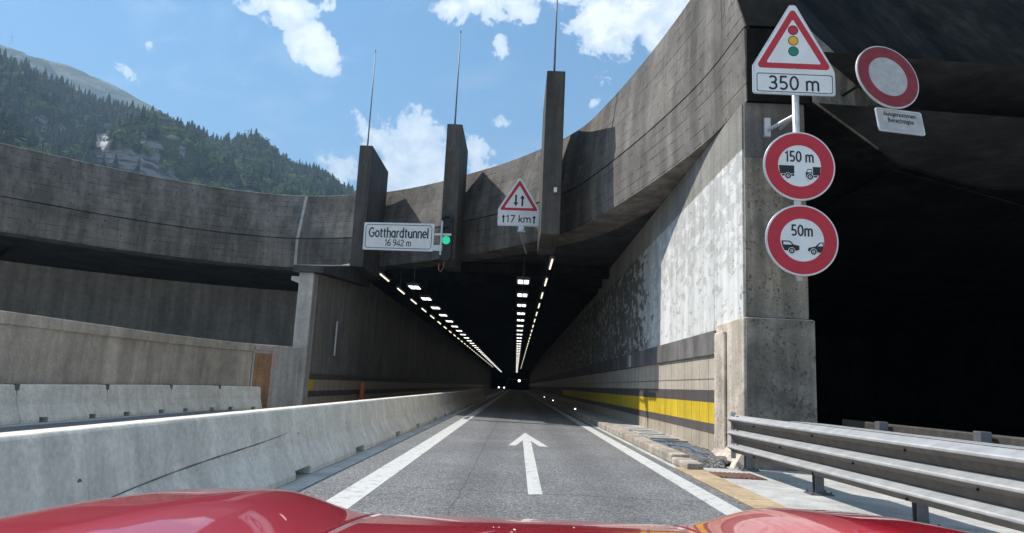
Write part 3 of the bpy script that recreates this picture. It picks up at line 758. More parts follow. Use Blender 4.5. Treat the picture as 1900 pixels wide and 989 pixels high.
# ------------------------------------------------------------------ signs
def _arc(cx, cy, rx, ry, a0, a1, n=14):
    return [(cx+rx*math.cos(R_(a0+(a1-a0)*k/n)), cy+ry*math.sin(R_(a0+(a1-a0)*k/n))) for k in range(n+1)]
def _bez(p, q, r, n=10): return [((1-u)**2*p[0]+2*u*(1-u)*q[0]+u*u*r[0], (1-u)**2*p[1]+2*u*(1-u)*q[1]+u*u*r[1]) for u in [k/n for k in range(n+1)]]
_bowl = _arc(.28,.36,.21,.29,0,360,24)
GLYPH = {   # centre lines of a road-sign alphabet on a cap height of 1: (advance, strokes)
 ' ': (.30, []), '0': (.60, [_arc(.29,.5,.21,.43,0,360,28)]), '1': (.44, [[(.06,.74),(.25,.92),(.25,0)]]),
 '2': (.58, [_arc(.27,.70,.20,.23,170,-38)+[(.06,.07),(.52,.07)]]),
 '3': (.58, [_arc(.24,.72,.19,.21,150,-90)+[(.16,.51)], _arc(.24,.29,.22,.22,90,-150)]),
 '4': (.60, [[(.40,0),(.40,.92),(.04,.26),(.55,.26)]]),
 '5': (.58, [[(.46,.93),(.13,.93),(.11,.52)]+_arc(.25,.31,.21,.24,120,-140)]),
 '6': (.60, [_arc(.29,.30,.21,.23,0,360,24), _bez((.45,.93),(.09,.86),(.08,.30))]),
 '7': (.54, [[(.05,.93),(.47,.93),(.17,0)]]),
 '9': (.60, [_arc(.29,.70,.21,.23,0,360,24), _bez((.13,.07),(.49,.14),(.50,.70))]),
 'G': (.76, [_arc(.38,.5,.30,.43,48,325)+[(.64,.20),(.64,.46),(.42,.46)]]),
 'A': (.62, [[(.03,0),(.31,.95),(.59,0)], [(.14,.28),(.48,.28)]]),
 'B': (.60, [[(.10,0),(.10,.93),(.25,.93)]+_arc(.25,.72,.19,.21,90,-90)+[(.12,.51)], [(.12,.505),(.27,.505)]+_arc(.27,.285,.21,.22,90,-90)+[(.12,.065)]]),
 'o': (.56, [_bowl]), 'a': (.58, [_arc(.26,.36,.19,.29,0,360,22), [(.46,.68),(.46,0)]]), 'd': (.58, [_arc(.26,.36,.19,.29,0,360,22), [(.46,1.02),(.46,0)]]),
 'g': (.58, [_arc(.26,.36,.19,.29,0,360,22), [(.46,.68),(.46,-.05)]+_arc(.27,-.05,.19,.16,0,-140)]),
 'e': (.55, [[(.08,.37),(.48,.37)]+_arc(.28,.36,.20,.29,0,318)]), 'c': (.48, [_arc(.28,.36,.21,.29,48,312)]),
 'h': (.56, [[(.10,1.02),(.10,0)], _arc(.28,.45,.18,.21,180,0)+[(.46,0)]]), 'n': (.56, [[(.10,.68),(.10,0)], _arc(.28,.45,.18,.21,180,0)+[(.46,0)]]),
 'm': (.84, [[(.10,.68),(.10,0)], _arc(.26,.46,.16,.20,180,0)+[(.42,0)], _arc(.58,.46,.16,.20,180,0)+[(.74,0)]]),
 'r': (.38, [[(.10,.68),(.10,0)], _arc(.29,.43,.19,.22,180,75)]), 't': (.40, [[(.17,.88),(.17,.2)]+_arc(.29,.19,.12,.12,180,290), [(.04,.65),(.36,.65)]]),
 'u': (.56, [[(.10,.66),(.10,.27)]+_arc(.28,.27,.18,.21,180,350), [(.46,.66),(.46,0)]]), 'l': (.20, [[(.10,1.02),(.10,0)]]), 'i': (.20, [[(.10,.66),(.10,0)], [(.10,.95),(.10,.82)]]),
 'k': (.50, [[(.10,1.02),(.10,0)], [(.43,.66),(.13,.32)], [(.20,.40),(.46,0)]]),
 's': (.44, [_arc(.22,.51,.15,.14,40,262)+_arc(.21,.22,.17,.15,85,-140)]),
}
def lettering(parent, txt, h, x, z, y, width, weight=.125):
    adv = sum(GLYPH[c][0] for c in txt); sx, sz = width/adv, h
    b = MB(); pen = -adv/2; n = 0
    for c in txt:
        for st in GLYPH[c][1]:
            P = [Vector(((pen+q[0])*sx, (q[1]-.5)*sz)) for q in st]; w = weight*h/2
            shut = (P[0]-P[-1]).length < 1e-4
            L, Rr = [], []
            for i, p in enumerate(P):
                d0 = (p-P[i-1]) if i else ((P[0]-P[-2]) if shut else P[1]-P[0])
                d1 = (P[i+1]-p) if i < len(P)-1 else ((P[1]-P[0]) if shut else d0)
                d0 = d0.normalized(); d1 = d1.normalized(); m_ = Vector((-(d0.y+d1.y), d0.x+d1.x))
                m_ = m_.normalized() if m_.length > .3 else Vector((-d1.y, d1.x))
                k = w/max(.55, m_.dot(Vector((-d1.y, d1.x)))); L.append(p+m_*k); Rr.append(p-m_*k)
            yo = y-.0002*(n % 5); n += 1
            vs = []
            for a_, c_ in zip(L, Rr): vs += [(a_.x,yo-.003,a_.y),(c_.x,yo-.003,c_.y),(a_.x,yo,a_.y),(c_.x,yo,c_.y)]
            fs = []
            for i in range(len(P)-1):
                A, B = i*4, i*4+4; fs += [(A,A+1,B+1,B),(A,B,B+2,A+2),(A+1,A+3,B+3,B+1)]
            fs += [(0,2,3,1),(len(vs)-4,len(vs)-3,len(vs)-1,len(vs)-2)]
            b.add(vs, fs)
        pen += GLYPH[c][0]
    ob = b.build('lettering', M['black'], parent); ob.location = (x, 0, z); return ob
def rnd(poly, r, n=6):
    out = []; P = [Vector(p) for p in poly]
    for i, p in enumerate(P):
        a = (P[i-1]-p).normalized(); b = (P[(i+1) % len(P)]-p).normalized()
        ang = a.angle(b); d = r/math.tan(ang/2); s, e = p+a*d, p+b*d
        c = p+(a+b).normalized()*(r/math.sin(ang/2))
        a0 = math.atan2(s.y-c.y, s.x-c.x); a1 = math.atan2(e.y-c.y, e.x-c.x)
        da = (a1-a0+PI) % (2*PI)-PI
        out += [(c.x+r*math.cos(a0+da*k/n), c.y+r*math.sin(a0+da*k/n)) for k in range(n+1)]
    return out
def circ(cx, cz, r, n=48): return [(cx+r*math.cos(2*PI*k/n), cz+r*math.sin(2*PI*k/n)) for k in range(n)]
def face(parent, name, poly, mat, y, th=.003): return MB().prism(poly, y-th, y).build(name, M[mat], parent)
def loop(parent, name, outer, inner, mat, y, th=.003):
    n = len(outer); b = MB()
    vs = [(x,y-th,z) for x, z in outer]+[(x,y-th,z) for x, z in inner]+[(x,y,z) for x, z in outer]+[(x,y,z) for x, z in inner]
    fs = []
    for i in range(n):
        j = (i+1) % n
        fs += [(i,j,n+j,n+i),(2*n+i,3*n+i,3*n+j,2*n+j),(i,2*n+i,2*n+j,j),(n+i,n+j,3*n+j,3*n+i)]
    return b.add(vs, fs).build(name, M[mat], parent)
def rect(w, h, cx=0, cz=0): return [(cx-w/2,cz-h/2),(cx+w/2,cz-h/2),(cx+w/2,cz+h/2),(cx-w/2,cz+h/2)]
def tri(w, cz0, h, inset=0):
    """triangle on a base of width w from height cz0; inset shrinks it evenly"""
    k = inset*math.sqrt(3)
    s = 1-2*inset*(math.hypot(h, w/2)+w/2)/(w*h) if inset else 1
    cx, cz = 0, cz0+inset+0
    return [(-w/2*s, cz), (w/2*s, cz), (0, cz+h*s)]

# pole with its three signs, hung from the pier
YS = 11.6
p0, p1 = at(1469, 185, y=YS+.12), at(1483.5, 522, y=YS+.12)
pm = thing('sign_pole', 'short galvanised sign pole bracketed to the front of the corner pier', 'pole', (p1.x, YS+.12, p1.z))
MB().tube([(0,0,0),(0,0,p0.z-p1.z+.75)], .06, 14).build('shaft', M['alu'], pm, smooth=True)
for dz in (p0.z-p1.z-.28, p0.z-p1.z+.45):
    b = MB(); b.box(-.33, -.22, .62, .74, dz-.18, dz+.18)
    b.tube([(0,.0,dz),(-.28,.64,dz-.06)], .035, 8); b.tube([(0,.03,dz+.0),(-.02,.72,dz+.0)], .03, 8)
    b.build('bracket', M['alu'], pm)
# triangle with traffic lights + 350 m
sg = thing('warning_sign', 'triangular traffic-light warning sign with a 350 m plate at the pole top', 'road sign', (4.631, YS, 6.664))
outl = rnd([(-.72,-.225),(.72,-.225),(.72,.20),(.70,.27),(.055,1.47),(-.055,1.47),(-.72,.30)], .05)
face(sg, 'backing', outl, 'alu', .02, .03)
face(sg, 'face', rnd([(-.695,-.20),(.695,-.20),(.695,.20),(.68,.26),(.04,1.445),(-.04,1.445),(-.695,.28)], .04), 'white', -.0102)
T = lambda w, z0, h, r: rnd([(-w/2,z0),(w/2,z0),(0,z0+h)], r)
loop(sg, 'red_border', T(1.34,.255,1.17,.06), T(.97,.355,.845,.02), 'red', -.0135)
loop(sg, 'plate_border', rnd(rect(1.33,.345,.01,-.015),.04), rnd(rect(1.305,.32,.01,-.015),.035), 'black', -.0135)
lettering(sg, '350 m', .27, 0, -.015, -.0136, .90, .13)
for dz, mt in ((.985,'red'),(.785,'amber'),(.585,'green')):
    loop(sg, 'light_outline', circ(0,dz,.092), circ(0,dz,.079), 'black', -.0135)
    face(sg, 'light_disc', circ(0,dz,.0785), mt, -.0135)
for (x, z) in ((.0,.25),(-.6,-.17),(.6,-.17)): MB().tube([(x,-.0135,z),(x,-.019,z)], .018, 8).build('rivet', M['alu'], sg)
def prohib(px, py, label, txt, w, left, right, wins, wheels, wwins):
    c = at(px, py, y=YS+.01); s = thing('prohibition_sign', label, 'road sign', c)
    MB().prism(circ(0,0,.615,64), -.02, .02).build('backing', M['alu'], s, bevel=.01)
    face(s, 'face', circ(0,0,.60,64), 'white', -.0202)
    loop(s, 'red_border', circ(0,0,.585,64), circ(0,0,.368,64), 'red', -.0235)
    lettering(s, txt, .20, .0, .165, -.0236, w, .14)
    k = .60/117
    for nm, ps in (('vehicle_symbol', left), ('vehicle_symbol', right)):
        b = MB()
        for poly in ps: b.prism([(x*k, -z*k) for x, z in poly], -.0262, -.0235)
        b.build(nm, M['black'], s)
    for poly in wins: MB().prism([(x*k, -z*k) for x, z in poly], -.0285, -.0264).build('window_symbol', M['white'], s)
    for (x, z) in wheels:
        MB().prism(circ(x*k, -z*k, 11.5*k, 24), -.0275, -.0264).build('wheel_arch', M['white'], s)
    for (x, z) in wheels:
        loop(s, 'wheel', circ(x*k,-z*k,9.5*k,24), circ(x*k,-z*k,5*k,24), 'black', -.0286)
        face(s, 'hub', circ(x*k,-z*k,2.2*k,12), 'black', -.0286)
    return s
prohib(1482.5, 308.5, 'round red-bordered truck distance sign reading 150 m in the middle of the pole', '150 m', .50,
    [[(-69,0),(-18,0),(-18,28),(-66,28)],[(-62,30),(-18,30),(-18,36),(-58,36)]],
    [[(27,10),(41,10),(41,33),(20,33),(20,23)],[(44,2),(71,2),(66,31),(44,31)],[(20,33),(60,33),(57,38),(20,38)]],
    [[(28,13),(39,13),(39,21),(24,21)]], [(-39,36),(34,37)], None)
prohib(1487.5, 446, 'round red-bordered car distance sign reading 50m, lowest on the pole', '50m', .37,
    [[(-68,4),(-40,4),(-29,16),(-10,20),(-10,34),(-20,37),(-58,37),(-66,22)]],
    [[(70,5),(57,6),(42,20),(20,25),(17,35),(26,38),(60,40),(68,24)]],
    [[(-62,8),(-42,8),(-34,17),(-62,17)],[(59,9),(66,9),(66,18),(50,19)]], [(-35,37),(36,38)], None)

# general no-vehicles sign over the right opening
yaw, pit = R_(13.1), R_(-9.0)
ns = thing('supplementary_plate', 'white plate reading Ausgenommen Berechtigte under the empty red ring sign', 'road sign', (6.401, 11.5, 5.988), (pit, R_(-1.1), yaw))
face(ns, 'backing', rnd(rect(.92,.45),.04), 'alu', .02, .03)
face(ns, 'face', rnd(rect(.88,.41),.03), 'shaded_white', -.0102)
lettering(ns, 'Ausgenommen', .085, 0, .12, -.0136, .66, .15); lettering(ns, 'Berechtigte', .085, 0, -.0, -.0136, .52, .15)
nv = thing('prohibition_sign', 'empty white disc with a broad red ring in the dark right opening', 'road sign', (6.401, 11.5, 5.988), (pit, R_(-1.1), yaw))
mt = nv.matrix_basis
bpy.context.view_layer.update()
sc_ = [at(1648,142,y=11.5)]
nv.location = sc_[0]+Vector((0,.02,0))
face(nv, 'backing', circ(0,0,.62,64), 'alu', .02, .03)
face(nv, 'face', circ(0,0,.605,64), 'shaded_white', -.0102)
loop(nv, 'red_border', circ(0,0,.595,64), circ(0,0,.385,64), 'shaded_red', -.0135)
hg = thing('sign_hanger', 'dark steel hanger arm holding the empty red ring sign to the beam', 'bracket', (nv.location.x, 11.6, 6.9))
MB().tube([(0,.04,-1.2),(0,.06,.1),(.1,2.4,.45)], .03, 8).build('arm', M['housing'], hg)
MB().box(-.3,.3,.0,.03,-.62,-.58).build('crossbar', M['housing'], hg)

# tunnel name board
gt = thing('tunnel_name_sign', 'white rectangular board reading Gotthardtunnel 16 942 m between two fins', 'sign', (-4.799, 26.5, 6.67), (R_(3.8), R_(1.0), R_(-10.0)))
face(gt, 'backing', rnd(rect(2.86,1.08),.05), 'alu', .03, .04)
face(gt, 'face', rnd(rect(2.82,1.04),.04), 'white', -.0102)
loop(gt, 'border', rnd(rect(2.70,.93),.12), rnd(rect(2.655,.885),.10), 'black', -.0135)
lettering(gt, 'Gotthardtunnel', .40, 0, .15, -.0136, 2.44, .13)
lettering(gt, '16 942 m', .27, 0, -.24, -.0136, 1.08, .13)
b = MB(); b.box(1.43, 1.78, .0, .05, -.5, -.28); b.box(1.43, 2.1, .04, .09, .1, .18); b.box(1.70, 1.76, -.04, .02, -.66, .66)
b.build('mounting_bar', M['alu'], gt)

# two-way traffic warning + 17 km plate
tw = thing('warning_sign', 'triangular two-way traffic sign above a 17 km plate, beside the right fin', 'road sign', (-.173, 24.0, 6.994), (0, R_(-.3), R_(-1.7)))
outl = rnd([(-.735,-.27),(.735,-.27),(.735,.30),(.72,.36),(.06,1.46),(-.06,1.46),(-.72,.36),(-.735,.30)], .04)
face(tw, 'backing', outl, 'alu', .03, .04)
face(tw, 'face', rnd([(-.715,-.25),(.715,-.25),(.715,.29),(.70,.35),(.045,1.44),(-.045,1.44),(-.70,.35),(-.715,.29)], .035), 'white', -.0102)
loop(tw, 'red_border', T(1.37,.29,1.125,.05), T(1.02,.385,.815,.02), 'red', -.0135)
loop(tw, 'plate_border', rnd(rect(1.40,.475,0,-.005),.04), rnd(rect(1.375,.45,0,-.005),.03), 'alu', -.0135)
lettering(tw, '17 km', .27, 0, -.01, -.0136, .90, .14)
def arrow2(parent, x, z0, z1, sw, hw, hl):
    s = 1 if z1 > z0 else -1
    poly = [(x-sw/2,z0),(x+sw/2,z0),(x+sw/2,z1-s*hl),(x+hw/2,z1-s*hl),(x,z1),(x-hw/2,z1-s*hl),(x-sw/2,z1-s*hl)]
    return face(parent, 'arrow', poly, 'black', -.0135)
arrow2(tw, -.53, -.16, .13, .05, .13, .10); arrow2(tw, .55, -.16, .13, .05, .13, .10)
arrow2(tw, -.115, .86, .45, .065, .18, .13); arrow2(tw, .115, .45, .86, .065, .18, .13)
b = MB(); b.tube([(.05,.05,.5),(.05,.05,-.42)], .035, 8); b.tube([(.05,.05,-.38),(.25,3.2,-.62)], .035, 8); b.tube([(.12,-.05,-.34),(.12,.12,-.36)], .09, 10); b.box(-.02,.26,-.04,.1,-.47,-.42)
b.build('bracket', M['alu'], tw)

# traffic light on the middle fin
tlp = at(828.5, 439, y=26.78)
tl = thing('traffic_light', 'black three-lamp traffic light showing green on the middle fin', 'traffic light', tlp)
hz = rnd(rect(.46, 1.95, 0, .0), .2)
MB().prism(hz, -.10, .10).build('housing', M['housing'], tl, bevel=.015)
for dz, mt in ((.60,'lens_dark'),(.02,'lens_dark'),(-.14+-.0,'green_on')):
    pass
for dz, mt in ((.58,'lens_dark'),(.18,'lens_dark'),(-.16,'green_on')):
    ln = MB().prism(circ(0,dz,.165,32), -.115, -.10).build('lens', M[mt], tl)
    vz = MB(); n = 14
    outer = [(.185*math.cos(PI*k/n), dz+.185*math.sin(PI*k/n)) for k in range(n+1)]; inner = [(.172*math.cos(PI*k/n), dz+.172*math.sin(PI*k/n)) for k in range(n+1)]
    vz.prism(outer+inner[::-1], -.27, -.1005); vz.build('visor', M['housing'], tl)
MB().tube([(-.02,-.05,-.98),(-.03,-.08,-1.25),(-.14,-.08,-1.42),(-.22,-.06,-1.33),(-.22,-.02,-1.1)], .017, 6).build('cable', M['redcable'], tl)

# ------------------------------------------------------------------ lamps in the tunnel
def panel_lamp(label, group):
    l = thing('tunnel_lamp', label, 'lamp', group=group)
    MB().box(-.27, .27, -.55, .55, .005, .12).build('housing', M['housing'], l)
    for x in (-.115, .115): MB().box(x-.092, x+.092, -.46, .46, -.012, .004).build('light_panel', M['lamp'], l)
    MB().box(-.012,.012,-.3,-.28,.121,.9).build('hanger', M['housing'], l)
    return l
def tube_lamp(label, group):
    l = thing('tube_lamp', label, 'lamp', group=group)
    MB().box(-.07, .07, -1.0, 1.0, .03, .09).build('housing', M['housing'], l)
    MB().tube([(0,-.9,0),(0,.9,0)], .028, 8).build('tube', M['tube'], l)
    MB().box(-.012,.012,-.3,-.28,.091,.9).build('hanger', M['housing'], l)
    return l
for mk, lab, grp, x, y0, n in ((panel_lamp, 'bright twin-panel ceiling lamp in the slanting left row', 'left row of twin-panel lamps', -4.58, 30.1, 47),
                               (panel_lamp, 'bright twin-panel ceiling lamp in the upright centre row', 'centre row of twin-panel lamps', .11, 27.0, 47),
                               (tube_lamp, 'thin yellowish tube lamp outside the left row of twin panels', 'left row of tube lamps', -5.42, 27.6, 34),
                               (tube_lamp, 'thin yellowish tube lamp in the row right of the centre lamps', 'right row of tube lamps', .98, 22.8, 36)):
    p = mk(lab, grp)
    for i in range(n):
        o = p if i == 0 else copy_tree(p)
        o.location = (x, y0+i*4.05, 5.2)
# kerb marker lights
for i, (px, py) in enumerate(((1067,758),(1026,741),(1010,734))):
    q = at(px, py, x=2.95)
    l = thing('marker_light', ['nearest', 'middle', 'farthest'][i]+' white kerb marker light beside the right tunnel lane', 'marker light', (2.95, q.y, .17), group='kerb marker lights')
    MB().box(-.06,.06,-.05,.05,-.0,.10).build('housing', M['steel_post'], l); MB().box(-.035,.035,-.056,-.0505,.03,.08).build('lens', M['stud'], l)
# oncoming car deep in the tunnel
cr = thing('oncoming_car', 'dark car with both headlights on, far down the tunnel', 'car', (-3.3, 165, .004))
b = MB(); b.prism([(-.88,.25),(.88,.25),(.9,.6),(.82,.92),(-.82,.92),(-.9,.6)], 0, 4.2); b.build('body', M['car_dark'], cr, bevel=.08)
b = MB(); b.add([(-.78,1.0,.921),(.78,1.0,.921),(.78,3.9,.921),(-.78,3.9,.921),(-.6,1.7,1.42),(.6,1.7,1.42),(.6,3.2,1.42),(-.6,3.2,1.42)], [(0,1,5,4),(1,2,6,5),(2,3,7,6),(3,0,4,7),(4,5,6,7)])
b.build('cabin', M['glass'], cr)
for x in (-.62, .62): MB().prism(circ(x,.68,.13,16), -.04, -.001).build('headlight', M['head'], cr)
for x in (-.8, .8):
    for y in (.8, 3.3): MB().tube([(x-.1,y,.32),(x+.1,y,.32)], .31, 16).build('wheel', M['tyre'], cr)
sgn = thing('lane_signal', 'small lit lane signal on a thin crossbar at the tunnel\'s far end', 'signal', (.85, 190, 0))
MB().box(-3.2, 3.0, -.05, .05, 2.85, 2.98).build('crossbar', M['steel_post'], sgn)
MB().box(-3.2,-3.1,-.05,.05,0,2.85).box(2.9,3.0,-.05,.05,0,2.85).build('post', M['steel_post'], sgn)
MB().prism(circ(0,2.6,.28,20), -.1, .0).build('lamp', M['head'], sgn)

# ------------------------------------------------------------------ red car (bonnet seen from the driver's place)
car = thing('red_car', 'bright red car bonnet with two rounded wings along the bottom edge', 'car', (.05, 1.5, 0), (0, R_(-.7), 0))
def hoodz(x, y):
    """surface height; x from the car's centre, y forward of the eye"""
    ax = abs(x); d = y-1.15
    z = .972-.03*d-.06*d*d-(.9*(y-2.03)**2 if y > 2.03 else 0)
    u = min(1, max(0, (ax-.42)/.27)); z -= .060*(1-u*u*(3-2*u))
    if ax > .80: z -= 2.6*(ax-.80)**2
    return z
def patch(x0, x1, nx, ny, y0=.62, y1=2.42):
    b = MB(); vs = []
    for j in range(ny+1):
        for i in range(nx+1):
            x = x0+(x1-x0)*i/nx; yv = y0+(y1-y0)*j/ny
            vs.append((x, yv-.10*(x/.9)**2*(j/ny)**2-1.5, hoodz(x, yv)))
    b.add(vs, [(j*(nx+1)+i, j*(nx+1)+i+1, (j+1)*(nx+1)+i+1, (j+1)*(nx+1)+i) for j in range(ny) for i in range(nx)])
    return b
def solid(o, th=.012):
    s = o.modifiers.new('thickness', 'SOLIDIFY'); s.thickness = th; s.offset = -1; return o
solid(patch(-.405, .405, 40, 60).build('bonnet', M['carpaint'], car, smooth=True))
for s in (-1, 1):
    a, b = (.41, 1.0) if s > 0 else (-1.0, -.41)
    w = solid(patch(a, b, 40, 60).build('wing', M['carpaint'], car, smooth=True))
b = MB(); b.box(-.92, .92, .62, .95, .25, .62); b.build('bumper', M['carpaint'], car, bevel=.06)
for s in (-1, 1): MB().tube([(s*.8-.1,.25,.31),(s*.8+.1,.25,.31)], .31, 24).build('wheel', M['tyre'], car)

# ------------------------------------------------------------------ mountains
def elev_az(px, py):
    d = ray(px, py); return math.degrees(math.atan2(d.x, d.y)), math.degrees(math.asin(d.z))
near_sky = [elev_az(*p) for p in ((-420,-60),(-200,30),(0,122),(50,140),(100,166),(150,190),(200,208),(250,222),(330,248),(380,262),(440,270),(480,276),(540,312),(600,330),(655,370),(760,430),(900,520),(1100,600))]
far_sky = [elev_az(*p) for p in ((-420,-90),(-200,10),(-60,62),(0,77),(30,81),(62,97),(110,113),(160,132),(210,158),(260,190),(300,218),(345,240),(420,290),(520,350),(700,450),(1100,600))]
from mathutils import noise as mn
def make_slope(name, skyl, D, r0, mat, amp, nscale, az0, az1, na, nr, back=1.25, ridge=0):
    az = np.linspace(az0, az1, na); E = np.interp(az, [p[0] for p in skyl], [p[1] for p in skyl])
    V = np.zeros((na, nr, 3))
    for i in range(na):
        for j in range(nr):
            u = j/(nr-1)*back; r = r0+(D-r0)*u
            top = D*math.tan(R_(E[i]))+0.0
            if u <= 1: z = top*(u**.93)
            else: z = top*(1-(u-1)*1.3)
            a = R_(az[i]); x, yy = r*math.sin(a), r*math.cos(a)
            q = Vector((x, yy, 0))*nscale
            nzv = mn.fractal(q, 1.0, 2.1, 6, noise_basis='PERLIN_ORIGINAL')
            fade = min(1, u*2.5)*(1 if u < .86 else max(.12, 1-(u-.86)*6))
            z += amp*nzv*max(fade, ridge)*min(1, u*2.5)
            V[i, j] = (x, yy, max(z, -2+u*0))
    return az, V
SKY_D, R0 = 960.0, 300.0
AZ, VN = make_slope('near', near_sky, SKY_D, R0, None, 34, .011, -62, 8, 180, 110)
AZF, VF = make_slope('far', far_sky, 2300, 950, None, 90, .0042, -62, 6, 240, 130, ridge=.3)
def in_ell(az, el, spots):
    return max([1-math.hypot((az-a)/ra, (el-e)/re) for a, e, ra, re in spots])
cliffs = [(*elev_az(240,305),1.7,1.1),(*elev_az(280,278),1.0,.6),(*elev_az(190,262),.7,1.4),(*elev_az(90,235),1.1,.7),(*elev_az(90,150),.5,1.0),(*elev_az(290,325),1.6,.9),(*elev_az(338,285),.25,1.0)]
pale = [(*elev_az(192,262),.15,.6),(*elev_az(336,283),.10,.7),(*elev_az(262,262),.5,.2),(*elev_az(105,233),.45,.18),(*elev_az(185,240),.2,.3)]
def slope_obj(name, V, mat, rocks):
    na, nr, _ = V.shape; b = MB()
    b.v = [tuple(q) for q in V.reshape(-1, 3)]
    b.f = [(i*nr+j, (i+1)*nr+j, (i+1)*nr+j+1, i*nr+j+1) for i in range(na-1) for j in range(nr-1)]
    o = b.build(name, mat, smooth=True, recalc=True); kind(o)
    if rocks:
        at_ = o.data.attributes.new('rock', 'FLOAT', 'POINT'); bt = o.data.attributes.new('pale', 'FLOAT', 'POINT')
        rv, pv = [], []
        for x, yy, z in b.v:
            a = math.degrees(math.atan2(x, yy)); e = math.degrees(math.atan2(z-CAMH, math.hypot(x, yy)))
            rv.append(max(0, min(1, .5+in_ell(a, e, cliffs)*2))); pv.append(max(0, min(1, in_ell(a, e, pale)*3)))
        at_.data.foreach_set('value', rv); bt.data.foreach_set('value', pv)
    return o
def m_slope():
    mt, t, p = newmat('wooded_slope'); g = geo(t)
    ra = t.n('ShaderNodeAttribute', attribute_name='rock').outputs['Fac']; pa = t.n('ShaderNodeAttribute', attribute_name='pale').outputs['Fac']
    n = t.noise(g, .03, 8, .65)
    und = t.mix(t.noise(g, .06, 8, .7), (.035,.06,.022), (.085,.115,.045))
    strata = t.noise(t.mapping(g, (.05,.05,.2)), 1, 10, .72)
    rock = t.mix(t.ramp(strata, .42, .58), (.06,.057,.06), (.34,.31,.31))
    rf_ = t.ramp(t.math('ADD', ra, t.math('MULTIPLY', t.math('SUBTRACT', n, .5), .9)), .42, .6)
    c = t.mix(rf_, und, rock)
    pf_ = t.ramp(t.math('ADD', pa, t.math('MULTIPLY', t.math('SUBTRACT', t.noise(g, .12, 6, .7), .5), 1.0)), .35, .55)
    c = t.mix(pf_, c, (.72,.70,.68))
    t.link(c, p.inputs['Base Color']); p.inputs['Roughness'].default_value = .95; p.inputs['Specular IOR Level'].default_value = .1
    t.link(t.bump(strata, 1.0, 6), p.inputs['Normal'])
    return mt
def m_alp():
    mt, t, p = newmat('alpine_meadow'); g = geo(t)
    a = t.noise(t.mapping(g, (.004,.004,.012)), 1, 12, .68, .4); b = t.noise(g, .02, 8, .7)
    c = t.mix(t.ramp(a, .38, .62), (.025,.045,.018), (.20,.21,.10))
    c = t.mix(t.ramp(b, .5, .6), c, (.30,.28,.24)); c = t.mix(t.ramp(t.noise(g, .009, 10, .75), .52, .6), c, (.03,.05,.022))
    t.link(c, p.inputs['Base Color']); p.inputs['Roughness'].default_value = .95; p.inputs['Specular IOR Level'].default_value = .1
    t.link(t.bump(t.math('ADD', a, b), 1.0, 60), p.inputs['Normal'])
    return mt
slope_obj('hillside', VN, m_slope(), True)
slope_obj('mountain', VF, m_alp(), False)

def m_leaf(name, a, b, c):
    mt, t, p = newmat(name)
    at2 = t.n('ShaderNodeAttribute', attribute_name='tone').outputs['Fac']
    col = t.mix(t.ramp(at2, 0, .5), a, b); col = t.mix(t.ramp(at2, .5, 1), col, c)
    t.link(col, p.inputs['Base Color']); p.inputs['Roughness'].default_value = .8; p.inputs['Specular IOR Level'].default_value = .15
    tr = t.n('ShaderNodeBsdfTranslucent'); t.link(col, tr.inputs[0]); ms = t.n('ShaderNodeMixShader'); ms.inputs[0].default_value = .25
    t.link(p.outputs[0], ms.inputs[1]); t.link(tr.outputs[0], ms.inputs[2]); t.link(ms.outputs[0], t.nt.nodes['Material Output'].inputs[0])
    return mt
M['forest'] = m_leaf('forest_foliage', (.035,.07,.028), (.09,.145,.048), (.15,.20,.065))
M['conifer'] = m_leaf('conifer_needles', (.018,.036,.022), (.03,.055,.03), (.05,.075,.038))
def conifer(h, r, seed):
    q = np.random.default_rng(seed); vs = []; fs = []
    tiers = 9
    for k in range(tiers):
        u = k/tiers; z = h*(.10+.86*u); rr = r*(1-u)**.85*(q.uniform(.8,1.15)); nb = 8
        ph = q.uniform(0, 6.28)
        for b in range(nb):
            a = ph+2*PI*b/nb+q.uniform(-.2,.2); l = rr*q.uniform(.7,1.15); w = rr*.42
            o = len(vs)
            d = np.array([math.cos(a), math.sin(a)]); s = np.array([-d[1], d[0]])
            vs += [(0,0,z+h*.10), (*(d*l*.6+s*w), z+h*.0), (*(d*l), z-h*.045), (*(d*l*.6-s*w), z+h*.0)]
            fs += [(o,o+1,o+2,o+3)]
    o = len(vs); vs += [(.02*h,0,0),(-.01*h,.017*h,0),(-.01*h,-.017*h,0),(0,0,h)]; fs += [(o,o+1,o+3,o+3),(o+1,o+2,o+3,o+3),(o+2,o,o+3,o+3)]
    return np.array(vs), fs
def leafy(h, r, seed):
    q = np.random.default_rng(seed); vs = []; fs = []
    lobes = [(q.normal(0,.32,3)*np.array([r,r,h*.28])+np.array([0,0,h*.58]), q.uniform(.45,.75)*r) for _ in range(6)]
    for c, lr in lobes:
        for _ in range(13):
            d = q.normal(0,1,3); d /= np.linalg.norm(d); p = c+d*lr*q.uniform(.75,1.05)
            a = np.cross(d+q.normal(0,.35,3), (.3,.2,.9)); a /= np.linalg.norm(a); b = np.cross(a, d+q.normal(0,.35,3)); b /= np.linalg.norm(b)
            s = lr*q.uniform(.32,.6); o = len(vs)
            vs += [p+a*s, p+b*s*.8, p-a*s, p-b*s*.8]; fs.append((o,o+1,o+2,o+3))
    return np.array(vs), fs
con_p = [conifer(1, .2+.04*k, k) for k in range(5)]; lea_p = [leafy(1, .42, 20+k) for k in range(6)]
